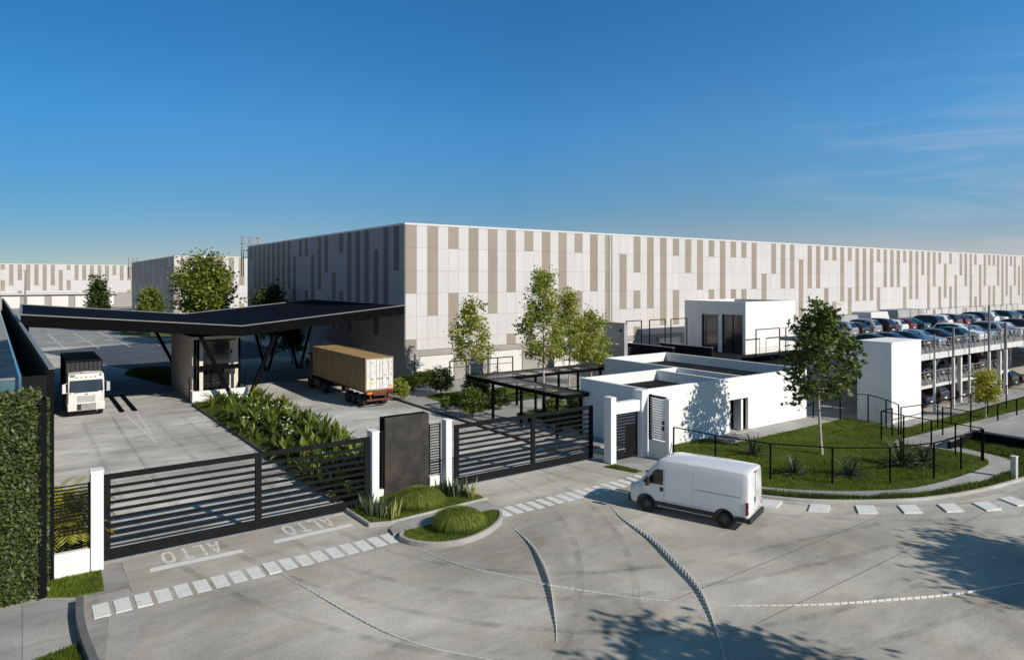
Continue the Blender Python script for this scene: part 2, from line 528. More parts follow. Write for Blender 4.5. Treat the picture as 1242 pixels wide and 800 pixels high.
# ------------------------------------------------------------------ trees and plants
def make_tree(name, label, loc, seed, height, bole, rx, lf, bark, nleaf=9000, size=.16, profile='oval', group=None, trunk_r=.1, spread=.34, ry=None, branches=26, cat='tree'):
    rng = np.random.default_rng(seed)
    t = thing(name, label, cat, loc, 0, group)
    ry = ry or rx
    tr = MB()
    # trunk
    pts, rad = [], []
    wob = rng.normal(size=2) * .02 * height
    for i in range(9):
        u = i / 8
        pts.append((wob[0] * math.sin(u * 3) * .7, wob[1] * math.sin(u * 2.3), height * .93 * u))
        rad.append(trunk_r * (1 - u) ** .8 + .012 + (trunk_r * .35 if i == 0 else 0))
    tr.tube(pts, rad, 8)
    def prof(u):
        if profile == 'taper': return (.55 + 1.6 * u if u < .28 else max(.10, 1 - ((u - .28) / .74) ** 1.35))
        if profile == 'cone': return max(.12, 1 - u) ** .8 * (1 if u > .08 else .75)
        if profile == 'spread': return math.sqrt(max(.02, 1 - (2 * u - .95) ** 2))
        if profile == 'flat': return math.sqrt(max(.02, 1 - (2 * u - 1) ** 2)) ** .6
        return math.sqrt(max(.03, 1 - (1.75 * u - .70) ** 2)) if u < .97 else .15
    tips = []
    gold = 2.399
    for i in range(branches):
        u = (i + rng.uniform(0, .8)) / branches
        z0 = bole + (height - bole) * u * .86
        if profile in ('spread', 'flat'): z0 = bole * .75 + (height - bole) * u * .55
        az = i * gold + rng.normal() * .3
        L = prof(min(1, u * .95 + .05)) * rng.uniform(.6, 1.12)
        zt = bole + (height - bole) * (u * .88 + .10)
        if profile in ('spread', 'flat'): zt = bole + (height - bole) * min(1, .15 + u * .8 + rng.normal() * .05)
        k = min(8, max(0, z0 / (height * .93) * 8)); k0 = int(min(7, k)); f = k - k0
        p0 = Vector(pts[k0]).lerp(Vector(pts[k0 + 1]), f)
        p3 = Vector((math.cos(az) * rx * L, math.sin(az) * ry * L, zt))
        mid = p0.lerp(p3, .5) + Vector((0, 0, -.05 * height * L * .5))
        r0 = max(.014, trunk_r * .42 * (1 - u * .7))
        tr.tube([p0, p0.lerp(mid, .55) , mid, p3], [r0, r0 * .75, r0 * .5, .006], 5)
        for q in range(3):
            s0 = p0.lerp(p3, .45 + .18 * q)
            d = Vector(rng.normal(size=3)) * .22 * rx
            s1 = s0 + d + Vector((0, 0, .12 * rx))
            tr.tube([s0, s1], [r0 * .35, .005], 4, cap=False)
            tips.append((s1, .75))
        for s in (.55, .75, .92, 1.0):
            tips.append((p0.lerp(p3, s), 1.0))
    tips.append((Vector(pts[-1]) + Vector((0, 0, height * .05)), 1.0))
    tr.build('trunk', bark, t, world=False, smooth=60)
    T = np.array([p for p, w in tips])
    wgt = rng.uniform(.25, 1.6, len(T)); wgt /= wgt.sum()
    idx = rng.choice(len(T), nleaf, p=wgt)
    cen = T[idx] + rng.normal(size=(nleaf, 3)) * spread * np.array([1, 1, .75])
    cen = cen[cen[:, 2] > bole * .82]
    quads_mesh('crown', leaf_quads(rng, cen, size), 4, lf, t, world=False)
    return t

def make_bush(name, label, loc, seed, rx, h, lf, n=2500, size=.09, group=None, stems=6, cat='shrub', base=.12):
    rng = np.random.default_rng(seed)
    t = thing(name, label, cat, loc, 0, group)
    st = MB()
    T = []
    for i in range(stems):
        az = i * 2.4 + rng.normal() * .4
        r = rx * rng.uniform(.2, .85)
        p = Vector((math.cos(az) * r, math.sin(az) * r, h * rng.uniform(.6, .95)))
        st.tube([(0, 0, 0), (p.x * .35, p.y * .35, p.z * .5), p], [.025, .018, .006], 5)
    st.build('stem', M['barkdark'], t, world=False)
    d = unit(rng.normal(size=(n, 3)))
    r = rng.uniform(.25, 1, size=(n, 1)) ** .5
    lump = 1 + .22 * np.sin(d[:, :1] * 5 + seed) * np.cos(d[:, 1:2] * 6 + 2 * seed) + .12 * np.sin(d[:, 2:] * 9)
    cen = d * r * lump * np.array([rx, rx, h * .5 * (1 - base)]) + np.array([0, 0, h * (.5 + base / 2)])
    cen = cen[cen[:, 2] > .03]
    quads_mesh('foliage', leaf_quads(rng, cen, size), 4, lf, t, world=False)
    return t

def strap_leaves(rng, n, length, width, rise, droop, spread=(0, 1), segs=5, tipw=.12):
    """curved strap leaves of a rosette, V-folded: list for MB"""
    mb = MB()
    for i in range(n):
        az = i * 2.399 + rng.normal() * .15
        u = rng.uniform(*spread)
        L = length * rng.uniform(.75, 1.15)
        el = R(rise) + (1 - u) * (R(86) - R(rise))
        p = Vector((math.cos(az) * .03, math.sin(az) * .03, 0)); e = el
        pts = [p]
        for k in range(segs):
            d = Vector((math.cos(az) * math.cos(e), math.sin(az) * math.cos(e), math.sin(e)))
            p = p + d * (L / segs); pts.append(p)
            e -= R(droop) * u / segs * (1 + k * .45)
        side = Vector((-math.sin(az), math.cos(az), 0))
        vs, fs = [], []
        for k, q in enumerate(pts):
            s = k / segs
            w = width / 2 * (tipw + (1 - tipw) * math.sin(math.pi * min(1, .22 + .78 * s)) ** .8) if s < 1 else width * .02
            lift = Vector((0, 0, w * .35))
            vs += [q - side * w + lift, q, q + side * w + lift]
        for k in range(segs):
            a = k * 3
            fs += [(a, a + 1, a + 4, a + 3), (a + 1, a + 2, a + 5, a + 4)]
        mb.add(vs, fs)
    return mb

def make_rosette(name, label, seed, lf, n=26, length=.9, width=.09, rise=12, droop=70, flowers=0, group=None, cat='plant'):
    rng = np.random.default_rng(seed)
    t = thing(name, label, cat, (0, 0, 0), 0, group)
    strap_leaves(rng, n, length, width, rise, droop).build('leaf', lf, t, world=False, smooth=50)
    for i in range(flowers):
        mb = MB()
        az = rng.uniform(0, TAU); r = length * rng.uniform(.1, .45); h = length * rng.uniform(.65, .95)
        x, y = math.cos(az) * r, math.sin(az) * r
        for k in range(5):
            a = TAU * k / 5
            d = Vector((math.cos(a), math.sin(a), 1.1)) * .085
            s = Vector((-math.sin(a), math.cos(a), 0)) * .045
            c = Vector((x, y, h))
            mb.add([c, c + d * .6 + s, c + d * 1.25, c + d * .6 - s], [(0, 1, 2, 3)])
        mb.build('flower', M['flower'], t, world=False)
    if flowers:
        t.children[0].name = 'leaf'
    return t

def make_pinnate(name, label, seed, lf, fronds=14, length=1.3, leaflet=.28, trunk=.3, group=None, rise=25, cat='palm', wide=.035):
    """palm or cycad: arching fronds with leaflets"""
    rng = np.random.default_rng(seed)
    t = thing(name, label, cat, (0, 0, 0), 0, group)
    tk = MB()
    tk.tube([(0, 0, 0), (0, 0, trunk * .5), (0, 0, trunk)], [.13, .11, .08], 8)
    tk.build('trunk', M['barkdark'], t, world=False, smooth=50)
    mb = MB()
    for i in range(fronds):
        az = i * 2.399 + rng.normal() * .2
        u = (i + .5) / fronds
        e = R(rise) + (1 - u) * R(52)
        L = length * rng.uniform(.8, 1.1)
        p = Vector((0, 0, trunk)); pts = [p.copy()]; dirs = []
        for k in range(9):
            d = Vector((math.cos(az) * math.cos(e), math.sin(az) * math.cos(e), math.sin(e)))
            p = p + d * L / 9; pts.append(p.copy()); dirs.append(d); e -= R(8 + 5 * u)
        mb.tube(pts, [.014] * 5 + [.008] * 5, 4, cap=False)
        side = Vector((-math.sin(az), math.cos(az), 0))
        for k in range(1, 9):
            for half in (0, .5):
                q = pts[k].lerp(pts[k + 1], half); d = dirs[min(k, 8)]
                ll = leaflet * math.sin(math.pi * (k + half) / 10.5) + .05
                for sg in (-1, 1):
                    tip = q + side * sg * ll + d * ll * .55 - Vector((0, 0, ll * .18))
                    ww = d * wide
                    mb.add([q - ww * .5, q.lerp(tip, .5) + ww * .6, tip, q.lerp(tip, .5) - ww * .6], [(0, 1, 2, 3)])
    mb.build('frond', lf, t, world=False)
    return t

def place(t, x, y, z=0, rz=0, s=1.0, label=None):
    t.location = (x, y, z); t.rotation_euler = (0, 0, rz); t.scale = (s, s, s)
    if label: t['label'] = label
    return t

# ------------------------------------------------------------------ camera, world, sun
CAM_H = 10.5
YAW = math.atan2(594, 828)
cd = bpy.data.cameras.new('camera')
cam = bpy.data.objects.new('camera', cd); C.objects.link(cam)
cam.location = (0, 0, CAM_H)
cam.rotation_euler = (R(90), 0, -YAW)
cd.sensor_width = 36; cd.lens = 24.0; cd.shift_y = -61 / 1242
cd.clip_start = .1; cd.clip_end = 6000
S.camera = cam

SUN_EL, SUN_AZ = R(31), math.atan2(.304, -.956)        # azimuth from +Y towards +X
w = bpy.data.worlds.new('World'); S.world = w; w.use_nodes = True
wn = w.node_tree; wn.nodes.clear()
wo = wn.nodes.new('ShaderNodeOutputWorld'); bg = wn.nodes.new('ShaderNodeBackground')
sky = wn.nodes.new('ShaderNodeTexSky'); sky.sky_type = 'NISHITA'; sky.sun_disc = False
sky.sun_elevation = SUN_EL; sky.sun_rotation = SUN_AZ
sky.altitude = 4000; sky.air_density = 1.2; sky.dust_density = 0; sky.ozone_density = 3
hs = wn.nodes.new('ShaderNodeHueSaturation'); hs.inputs['Saturation'].default_value = 1.3; hs.inputs['Value'].default_value = 1
wn.links.new(sky.outputs[0], hs.inputs['Color'])
# thin cirrus to the right, low above the roof line
tc = wn.nodes.new('ShaderNodeTexCoord')
mp = wn.nodes.new('ShaderNodeMapping'); mp.inputs['Rotation'].default_value = (0, 0, 0); mp.inputs['Scale'].default_value = (2.2, 2.2, 15)
wn.links.new(tc.outputs['Generated'], mp.inputs[0])
cn = noise(wn, mp.outputs[0], 1.6, 7, .6, .7)
cr = ramp(wn, cn, [(.50, 0), (.78, .62)])
sx = wn.nodes.new('ShaderNodeSeparateXYZ'); wn.links.new(tc.outputs['Generated'], sx.inputs[0])
m1 = ramp(wn, sx.outputs[0], [(.80, 0), (.93, 1)])
m2 = ramp(wn, sx.outputs[2], [(.02, .9), (.16, .8), (.30, 0)])
mm = N(wn, 'ShaderNodeMath', operation='MULTIPLY'); wn.links.new(m1, mm.inputs[0]); wn.links.new(m2, mm.inputs[1])
m3 = N(wn, 'ShaderNodeMath', operation='MULTIPLY'); wn.links.new(cr, m3.inputs[0]); wn.links.new(mm.outputs[0], m3.inputs[1])
gain = ramp(wn, sx.outputs[2], [(0, (.60, .48, .56)), (.05, (.66, .55, .60)), (.10, (.72, .71, .72)), (.21, 1.10), (.40, 1.3), (.56, (4.6, 1.6, 1.05)), (1, (5.5, 1.7, 1.0))])  # top stops lie above the view, reddened to warm the shaded surfaces
xm = N(wn, 'ShaderNodeMath', operation='MULTIPLY_ADD'); xm.inputs[1].default_value = .5; xm.inputs[2].default_value = .5; wn.links.new(sx.outputs[0], xm.inputs[0])
az_ = ramp(wn, xm.outputs[0], [(0, (2.2, 1.4, 1.0)), (.30, (1.7, 1.15, .98)), (.46, (.82, .96, .93)), (.50, (.76, .95, .92)), (.64, (1, 1.05, .97)), (.79, (1.05, 1.1, 1.02)), (.89, (1.5, 1.3, 1.12)), (.96, (1.72, 1.55, 1.34))])  # first stops lie left of the view, boosted to fill shaded faces
gain = mix(wn, gain, az_, 1.0, 'MULTIPLY')
skyb = mix(wn, hs.outputs[0], gain, 1.0, 'MULTIPLY')
skycol = mix(wn, skyb, (5.2, 5.7, 6.4), m3.outputs[0])
wn.links.new(skycol, bg.inputs[0]); bg.inputs[1].default_value = .10
wn.links.new(bg.outputs[0], wo.inputs[0])

sl = bpy.data.lights.new('sun', 'SUN'); sl.energy = 4.9; sl.angle = R(.5); sl.color = (1, .93, .82)
so = bpy.data.objects.new('sun', sl); C.objects.link(so)
ld = Vector((-.304 * math.cos(SUN_EL), .956 * math.cos(SUN_EL), -math.sin(SUN_EL)))
so.rotation_euler = ld.to_track_quat('-Z', 'Y').to_euler(); so.location = (30, -40, 60)

vs = S.view_settings
vs.view_transform = 'Standard'; vs.look = 'None'; vs.exposure = 0; vs.gamma = 1; vs.use_curve_mapping = False

# ------------------------------------------------------------------ ground
struct('ground', MB().sheet([(-1500, -800), (2000, -800), (2000, 2500), (-1500, 2500)], -.06), M['ground'])
struct('court', MB().sheet([(-40, -40), (160, -40), (160, 29.2), (-40, 29.2)], -.008), M['court'])
struct('yard', MB().sheet([(-60, 29.2), (160, 29.2), (160, 128), (-60, 128)], -.008), M['yard'])
struct('far_yard', MB().sheet([(-160, 128), (250, 128), (250, 320), (-160, 320)], -.008), M['asphalt'])
mb = MB()
for y in (15.13, 12.6):
    mb.box(17.5 if y > 14 else 18.3, 31.2 if y > 14 else 37, y - .012, y + .012, -.012, -.003)
mb.box(2.97, 3.0, 24.4, 29.1, -.012, -.003)
struct('expansion_joint', mb, M['darkkerb'])

# crossing stripes
xs = struct('crosswalk', MB().box(2, 2.01, 25.3, 25.31, -.008, -.004), M['wornpaint'])
rg = random.Random(3)
k = 0
for i in range(18):
    x = 1.83 + i * .595; sk = .0
    mbs = MB(); z1 = .03 if i in (0, 1, 2, 9) else .002
    y0 = 24.72 + rg.uniform(-.03, .03) + i * .012; y1 = y0 + 1.02
    mbs.box(x - .02, x + .43, y0, y1, -.01, z1)
    mbs.build('stripe', M['paint'], xs)
for i in range(16):
    x = 17.45 + i * .60
    mbs = MB(); y0 = 24.78 + rg.uniform(-.03, .03); z1 = .03 if i in (14, 15) else .002
    mbs.box(x, x + .40, y0, y0 + 1.05, -.01, z1)
    mbs.build('stripe', M['paint'], xs)
slabs = [(28.45, 18.93), (29.73, 17.24), (31.3, 15.89), (32.97, 14.75), (34.68, 13.75), (36.3, 12.87), (38.15, 12.4), (40.2, 12.0)]
for i, (x, y) in enumerate(slabs):
    a = Vector(slabs[max(0, i - 1)]); b = Vector(slabs[min(len(slabs) - 1, i + 1)])
    t = (b - a).normalized(); n = Vector((-t.y, t.x)); c = Vector((x, y))
    q = [c + t * sx_ * .42 + n * sy_ * .50 + t * sy_ * .16 for sx_, sy_ in ((-1, -1), (1, -1), (1, 1), (-1, 1))]
    MB().prism([(p.x, p.y) for p in q], -.01, .055).build('stripe', M['paint'], xs)

mb = MB().sheet([(3.72, 27.5), (6.95, 27.42), (6.95, 27.8), (3.78, 27.9)], -.002).sheet([(8.15, 27.6), (11.5, 27.62), (11.5, 28.0), (8.25, 27.98)], -.002)
struct('stop_line', mb, M['paint'])

def lettering(x, y, sx, sy):
    """ALTO painted to be read by a driver leaving the yard (letters turned half round)"""
    mb = MB(); w_ = .20
    def quad(*p): mb.add([(x - (u - 1.9) * sx, y - v * sy, 0) for u, v in p], [(0, 1, 2, 3)])
    mb.add([(x - (u - 1.9) * sx, y - v * sy, 0) for u, v in ((0, 0), (.2, 0), (.39, .78), (.39, 1), (.29, 1))], [(0, 1, 2, 3, 4)])
    mb.add([(x - (u - 1.9) * sx, y - v * sy, 0) for u, v in ((.392, .78), (.58, 0), (.78, 0), (.49, 1), (.392, 1))], [(0, 1, 2, 3, 4)])
    quad((.275, .26), (.505, .26), (.47, .40), (.31, .40))
    o_ = 1.0
    quad((o_, 0), (o_ + w_, 0), (o_ + w_, 1), (o_, 1)); quad((o_ + w_, 0), (o_ + .6, 0), (o_ + .6, .15), (o_ + w_, .15))
    o_ = 1.8
    quad((o_, .82), (o_ + .72, .82), (o_ + .72, 1), (o_, 1)); quad((o_ + .26, 0), (o_ + .46, 0), (o_ + .46, .82), (o_ + .26, .82))
    o_ = 2.8; n = 12
    ring = [(o_ + .36 + .38 * math.copysign(abs(math.cos(TAU * k / n)) ** .75, math.cos(TAU * k / n)), .5 + .5 * math.copysign(abs(math.sin(TAU * k / n)) ** .75, math.sin(TAU * k / n))) for k in range(n)]
    inn = [(o_ + .36 + (u - o_ - .36) * .48, .5 + (v - .5) * .66) for u, v in ring]
    for k in range(n): quad(ring[k], ring[(k + 1) % n], inn[(k + 1) % n], inn[k])
    for i, f in enumerate(mb.f): mb.f[i] = f
    bm_ = mb.build('road_lettering', M['wornpaint'])
    b2 = bmesh.new(); b2.from_mesh(bm_.data)
    for f in b2.faces:
        f.normal_update()
        if f.normal.z < 0: f.normal_flip()
    b2.to_mesh(bm_.data); b2.free()
    bm_.location = (0, 0, -.003)
    return tag(bm_, kind='structure')
lettering(5.25, 29.25, .60, 1.3)
lettering(9.85, 29.40, .60, 1.3)

# raised dotted guide ridges across the court
def ridge(pts, hmax, label, n=26, w_=.023):
    P = smooth_path(pts, n)
    L = [0]
    for a, b in zip(P, P[1:]): L.append(L[-1] + math.dist(a, b))
    mb = MB(); s = 0; i = 0; step = .26
    while s < L[-1] - .2:
        def at_(d):
            for k in range(len(L) - 1):
                if L[k + 1] >= d:
                    f = (d - L[k]) / max(1e-6, L[k + 1] - L[k])
                    return Vector((P[k][0] + (P[k + 1][0] - P[k][0]) * f, P[k][1] + (P[k + 1][1] - P[k][1]) * f))
            return Vector(P[-1])
        u = (s + .1) / L[-1]
        h = .012 + hmax * math.sin(math.pi * u) ** 1.6
        a = at_(s); b = at_(min(L[-1], s + .222))
        mb.bar((a.x, a.y, h / 2), (b.x, b.y, h / 2), w_, h)
        s += step
    o = mb.build('lane_divider', M['paint'])
    return tag(o, label, 'lane divider')
ridge([(7.54, 24.6), (7.85, 23.06), (8.32, 20.58), (8.81, 18.62), (9.43, 17.23), (10.02, 16.38), (10.67, 15.5)], .045, 'thin dotted white ridge curving from the crossing stripes to the near left court')
ridge([(12.55, 23.92), (13.1, 21.43), (14.01, 19.59), (14.6, 18.45), (15.6, 17.04), (16.6, 15.74), (17.22, 15.15)], .045, 'dotted white ridge curving from the round planter kerb across another ridge')
ridge([(16.98, 23.73), (16.32, 21.42), (15.39, 19.45), (14.54, 18.02), (13.72, 16.84), (12.98, 15.81), (12.45, 15.17)], .165, 'tall dotted ridge with a dark left side, curving down mid court right of the planter')
ridge([(22.28, 23.21), (21.42, 21.53), (20.6, 19.08), (19.72, 17.23), (18.71, 15.26), (17.72, 13.97), (16.53, 12.68), (15.72, 11.83)], .165, 'tall dotted ridge running from below the white van into the tree shadow')
ridge([(18.19, 14.18), (18.86, 13.56), (21.07, 12.04), (23.09, 10.94), (25.02, 9.99), (26.69, 9.39), (28.25, 8.89), (30.1, 8.29)], .06, 'long flat dotted ridge crossing the court towards the right edge')

# right lawn, kerb, paths
K = smooth_path([(28.35, 26.2), (28.15, 24), (28.3, 21.2), (29.45, 18.95), (31, 17.3), (33.3, 15.75), (35.3, 14.8), (38, 14.05), (40.9, 13.6), (44.5, 13.3), (52, 13.0), (90, 12.8)], 8)
struct('kerb', ribbon(MB(), K, 0, .18, -.02, .12), M['kerb'], bevel=.02)
struct('gutter', ribbon(MB(), K, -.55, -.005, -.03, -.001), M['kerb'])
PO = smooth_path([(29.0, 22.2), (29.75, 20.1), (31.12, 18.15), (33.26, 16.5), (35.73, 15.36), (39.35, 14.5), (42.41, 14.3), (44.77, 14.45), (45.9, 14.95), (46.73, 16.01), (47.3, 18.5)], 6)
PI = smooth_path([(29.5, 22.4), (30.3, 20.5), (31.6, 18.85), (33.4, 17.4), (35.7, 16.2), (38.14, 15.7), (40.8, 15.5), (42.95, 15.5), (44.68, 15.75), (45.72, 16.5), (46.0, 18.5)], 6)
pathloop = PO + PI[::-1]
LAWN = [(30.35, 26.9), (28.9, 26.3)] + offset(K, .18)[1:] + [(90, 22.8), (55.4, 22.8), (55.4, 23.9), (50.6, 23.9), (50.6, 27.05), (36.6, 27.1), (36.6, 29.02), (31.2, 29.02)]
struct('lawn', MB().prism(LAWN, -.05, .085), M['turf'])
struct('footpath', MB().prism(pathloop, .0, .105), M['walk'])
RAMP = [(46.0, 18.55), (49.3, 18.55), (49.3, 18.9), (70, 18.9), (70, 20.35), (46.6, 21.4), (45.2, 21.3)]
struct('footpath', MB().prism(RAMP, .0, .11), M['walk'])
BWALK = [(36.8, 29.0), (37.4, 27.5), (39, 27.15), (50.6, 27.1), (50.6, 29.0)]
struct('pavement', MB().prism(BWALK, -.02, .10), M['walk'])
struct('pavement', MB().prism([(49.5, 22.85), (130, 22.85), (130, 24.2), (49.5, 24.2)], -.02, .107), M['walk'])
PORT = [(27.5, 25.4), (28.35, 25.4), (28.35, 26.2), (28.9, 26.4), (30.3, 27.0), (30.2, 30.5), (27.4, 30.5)]
struct('pavement', MB().sheet(PORT, -.001), M['walk'])
strip = [(26.5, 28.1), (27.1, 26.25), (27.55, 26.2), (27.35, 28.05)]
struct('planting_strip', MB().prism(strip, -.02, .03), M['turf'])
grass('grass', strip, .03, 1500, .07, .018, M['blade'], 2)
platform_poly = [(49.4, 12.9), (90, 12.9), (90, 18.4), (49.4, 18.4)]
verge = offset(K, .20) + [(90, 14.4)] + [p for p in PO[::-1] if p[0] < 46.4]
verge = offset(K, .2)[5:88] + [(46.8, 14.6)] + [p for p in PO[::-1] if p[0] < 45.5]
grass('grass', LAWN, .085, 620, .085, .022, M['blade'], 4, holes=[pathloop, RAMP, BWALK, platform_poly, [(50.4, 23), (56, 23), (56, 27), (50.4, 27)], verge])
grass('ground_cover', verge, .085, 1500, .20, .03, M['blade_dark'], 5, holes=[pathloop], lean=.7, clump=True)
grass('ground_cover', [(46.9, 14.2), (49.3, 13.4), (49.3, 18.4), (47.4, 18.5)], .085, 1300, .22, .03, M['blade_dark'], 6, lean=.7, clump=True)
inner = [(31.5, 24), (31.9, 20.5), (33.8, 18.3), (36.2, 16.8), (40, 16.2), (44.5, 16.3), (44.9, 20), (40, 20.5), (35, 23)]
grass('ground_cover', inner, .085, 210, .19, .028, M['blade'], 8, lean=.75, clump=True)

# left corner of the court
struct('pavement', MB().sheet([(-4, 27.15), (.66, 27.15), (1.5, 26.55), (1.55, 25.6), (1.25, 22.9), (1.4, 19), (-6, 19)], .002), M['walk'])
struct('kerb', ribbon(MB(), smooth_path([(1.50, 25.9), (1.42, 24.6), (1.45, 22.9), (1.62, 20.5), (1.7, 18)], 5), -.11, .11, -.02, .36), M['darkkerb'], bevel=.015)
struct('apron', MB().sheet([(1.6, 26.5), (3.0, 26.55), (2.97, 29.2), (2.35, 29.2), (2.25, 26.9)], .001), M['apron'])
struct('apron', MB().sheet([(1.55, 25.9), (2.0, 26.3), (2.2, 24.4), (2.0, 23.1), (1.75, 21), (1.7, 18), (1.6, 18)], .003), M['apron'])
struct('gutter', MB().sheet(smooth_path([(2.0, 26.3), (2.25, 24.4), (2.02, 23.1), (1.78, 21), (1.75, 18)], 5) + smooth_path([(2.3, 18), (2.4, 21.2), (2.82, 23.1), (3.04, 24.5), (2.98, 26.3)], 5), .0005), M['kerb'])
gl = [(.62, 27.3), (1.5, 26.75), (2.25, 26.75), (2.3, 28.6), (.62, 28.6)]
struct('planting_strip', MB().prism(gl, -.02, .05), M['turf'])
grass('grass', gl, .05, 1400, .09, .02, M['blade'], 9)
gl2 = [(-.6, 22.6), (.2, 22.9), (1.30, 23.2), (1.38, 20.5), (1.0, 19.5), (-1.5, 19.5), (-1.5, 22.2)]
struct('planting_strip', MB().prism(gl2, -.02, .05), M['turf'])
grass('grass', gl2, .05, 1400, .10, .02, M['blade'], 10)
gl3 = [(-2.2, 27.1), (-.62, 27.1), (-.62, 25.2), (-2.2, 25.2)]
struct('planting_strip', MB().prism(gl3, -.02, .05), M['turf'])
grass('grass', gl3, .05, 1200, .14, .022, M['blade'], 11)

# round planter and the bed with the dark slab
isl = smooth_path([(12.62, 25.45), (12.35, 25.0), (12.5, 24.25), (13.2, 23.45), (14.3, 23.15), (15.6, 23.45), (16.8, 24.2), (17.45, 25.1), (17.4, 25.5)], 6)
struct('kerb', ribbon(MB(), isl, 0, .16, -.02, .20), M['kerb'], bevel=.02)
ii = offset(isl, .16) + [(17.2, 25.55), (12.8, 25.5)]
struct('planting_bed', MB().prism(ii, -.02, .14), M['turf'])
grass('grass', ii, .14, 1500, .07, .018, M['blade'], 12)
struct('footpath', MB().prism([(12.35, 25.55), (17.5, 25.62), (17.85, 27.0), (13.15, 26.75), (12.5, 26.2)], -.02, .10), M['walk'])
bed = [(12.05, 29.2), (12.15, 27.2), (12.9, 26.85), (17.85, 27.1), (17.9, 27.6), (17.2, 30.4), (13.4, 30.4)]
struct('planting_bed', MB().prism(bed, -.02, .13), M['turf'])
grass('grass', bed, .13, 1300, .07, .018, M['blade'], 13)
kb = [(11.85, 30.2), (11.95, 27.1), (12.85, 26.72), (17.95, 26.98)]
struct('kerb', ribbon(MB(), kb, 0, .14, -.02, .17), M['kerb'], bevel=.02)

# median bed behind the gate
med = smooth_path([(11.9, 30.9), (11.75, 45), (11.5, 61.5)], 6)
struct('kerb', ribbon(MB(), med, -.25, 0, -.02, .16), M['darkkerb'], bevel=.02)
MED = [(12.0, 30.9), (16.2, 30.9), (16.6, 38), (17.4, 46), (17.8, 54), (16.9, 62), (11.5, 62)]
struct('planting_bed', MB().prism(MED, -.02, .10), M['soil'])
struct('kerb', ribbon(MB(), [(16.2, 30.9), (16.6, 38), (17.4, 46), (17.8, 54), (16.9, 62)], -.18, 0, -.02, .13), M['kerb'])
grass('ground_cover', MED, .10, 260, .22, .035, M['blade_dark'], 14, lean=.8)
# island behind the booth, verge by the exit road
r_isl = smooth_path([(9.2, 86), (10.4, 90.5), (13, 91), (15.2, 88), (15.8, 76), (12, 74)], 5)
struct('planting_bed', MB().prism(r_isl, -.02, .12), M['turf'])
grass('grass', r_isl, .12, 130, .12, .05, M['blade_dark'], 15)
struct('kerb', ribbon(MB(), [(26.5, 34.5), (26.5, 57)], -.2, 0, -.02, .14), M['darkkerb'])
struct('pavement', MB().prism([(26.5, 31.5), (31.0, 31.5), (31.0, 61), (26.5, 57)], -.02, .07), M['walk'])
struct('pavement', MB().prism([(31.0, 35.4), (40.6, 35.4), (40.6, 43.2), (75, 43.2), (75, 61.7), (31.0, 61.7)], -.02, .065), M['walk'])
gA = [(29.0, 45.6), (29.1, 53.6), (31.2, 54.6), (40, 54), (40, 48.3), (33, 47.8), (30.2, 45.4)]
struct('lawn', MB().prism(gA, -.02, .11), M['turf'])
grass('grass', gA, .11, 330, .10, .03, M['blade'], 16)
gB = [(31.4, 36), (40.4, 36), (40.4, 43), (31.4, 43)]
struct('planting_bed', MB().prism(gB, -.02, .10), M['turf'])
grass('ground_cover', gB, .10, 300, .14, .03, M['blade_dark'], 17)
gC = [(27.2, 56), (31.2, 59), (31.2, 60.5), (27.4, 58.6)]
struct('planting_bed', MB().prism(gC, -.02, .11), M['turf'])

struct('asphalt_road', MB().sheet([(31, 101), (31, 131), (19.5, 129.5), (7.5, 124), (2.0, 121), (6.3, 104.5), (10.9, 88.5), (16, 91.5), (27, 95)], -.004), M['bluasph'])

def tyre_mat():
    m, nt, b, out = new_mat('tyre_marks')
    v = coords(nt)
    f = noise(nt, v, 1.1, 7, .75)
    b.inputs['Base Color'].default_value = (.07, .066, .06, 1)
    b.inputs['Roughness'].default_value = .9
    nt.links.new(ramp(nt, f, [(.40, 0), (.62, .18), (.8, .30)]), b.inputs['Alpha'])
    return m
M['tyremark'] = tyre_mat()
for pts in ([(4.6, 60), (4.7, 46), (4.9, 36), (5.4, 29), (7.6, 22), (11.5, 16), (18, 11.5), (28, 9.5)],
            [(9.0, 58), (9.2, 42), (9.6, 31), (10.6, 24), (14.5, 18.5), (21, 15.6), (30, 13.8)],
            [(22.2, 44), (21.9, 33), (21.2, 26), (18.6, 20), (13.5, 14.5), (7, 11)],
            [(24.3, 46), (24.1, 34), (24.6, 27), (27.5, 19.5), (33, 14.2), (40, 11)]):
    mb = MB(); P_ = smooth_path(pts, 10)
    for o_ in (-.95, .95):
        A_ = offset(P_, o_ - .14); B_ = offset(P_, o_ + .14)
        for i in range(len(P_) - 1):
            mb.add([(*A_[i], -.0045), (*B_[i], -.0045), (*B_[i + 1], -.0045), (*A_[i + 1], -.0045)], [(0, 3, 2, 1)])
    o = struct('tyre_marks', mb, M['tyremark'])

# yard paint
def line(mb, a, b, wd=.12, z=-.003):
    a = Vector(a); b = Vector(b); t = (b - a).normalized(); n = Vector((-t.y, t.x)) * wd / 2
    return mb.sheet([tuple(p) for p in (a - n, b - n, b + n, a + n)], z)
mb = MB()
line(mb, (20.7, 52), (20.9, 66)); line(mb, (19.4, 31), (19.9, 45.5)); line(mb, (6.5, 61.8), (7.05, 49.3)); line(mb, (7.4, 61.8), (7.1, 51.5)); line(mb, (6.5, 60.9), (7.4, 60.9), .2)
line(mb, (22.4, 36), (22.7, 50.5))
for i in range(8):
    line(mb, (-3 + i * 4.2, 122), (-4.4 + i * 4.2, 160), .16)
for i in range(6):
    line(mb, (-1 + i * 4.2, 138), (1.6 + i * 4.2, 138), .9)
line(mb, (-40, 112), (-8, 108), .3); line(mb, (-40, 90), (-3, 84), .25)
rgl = random.Random(5)
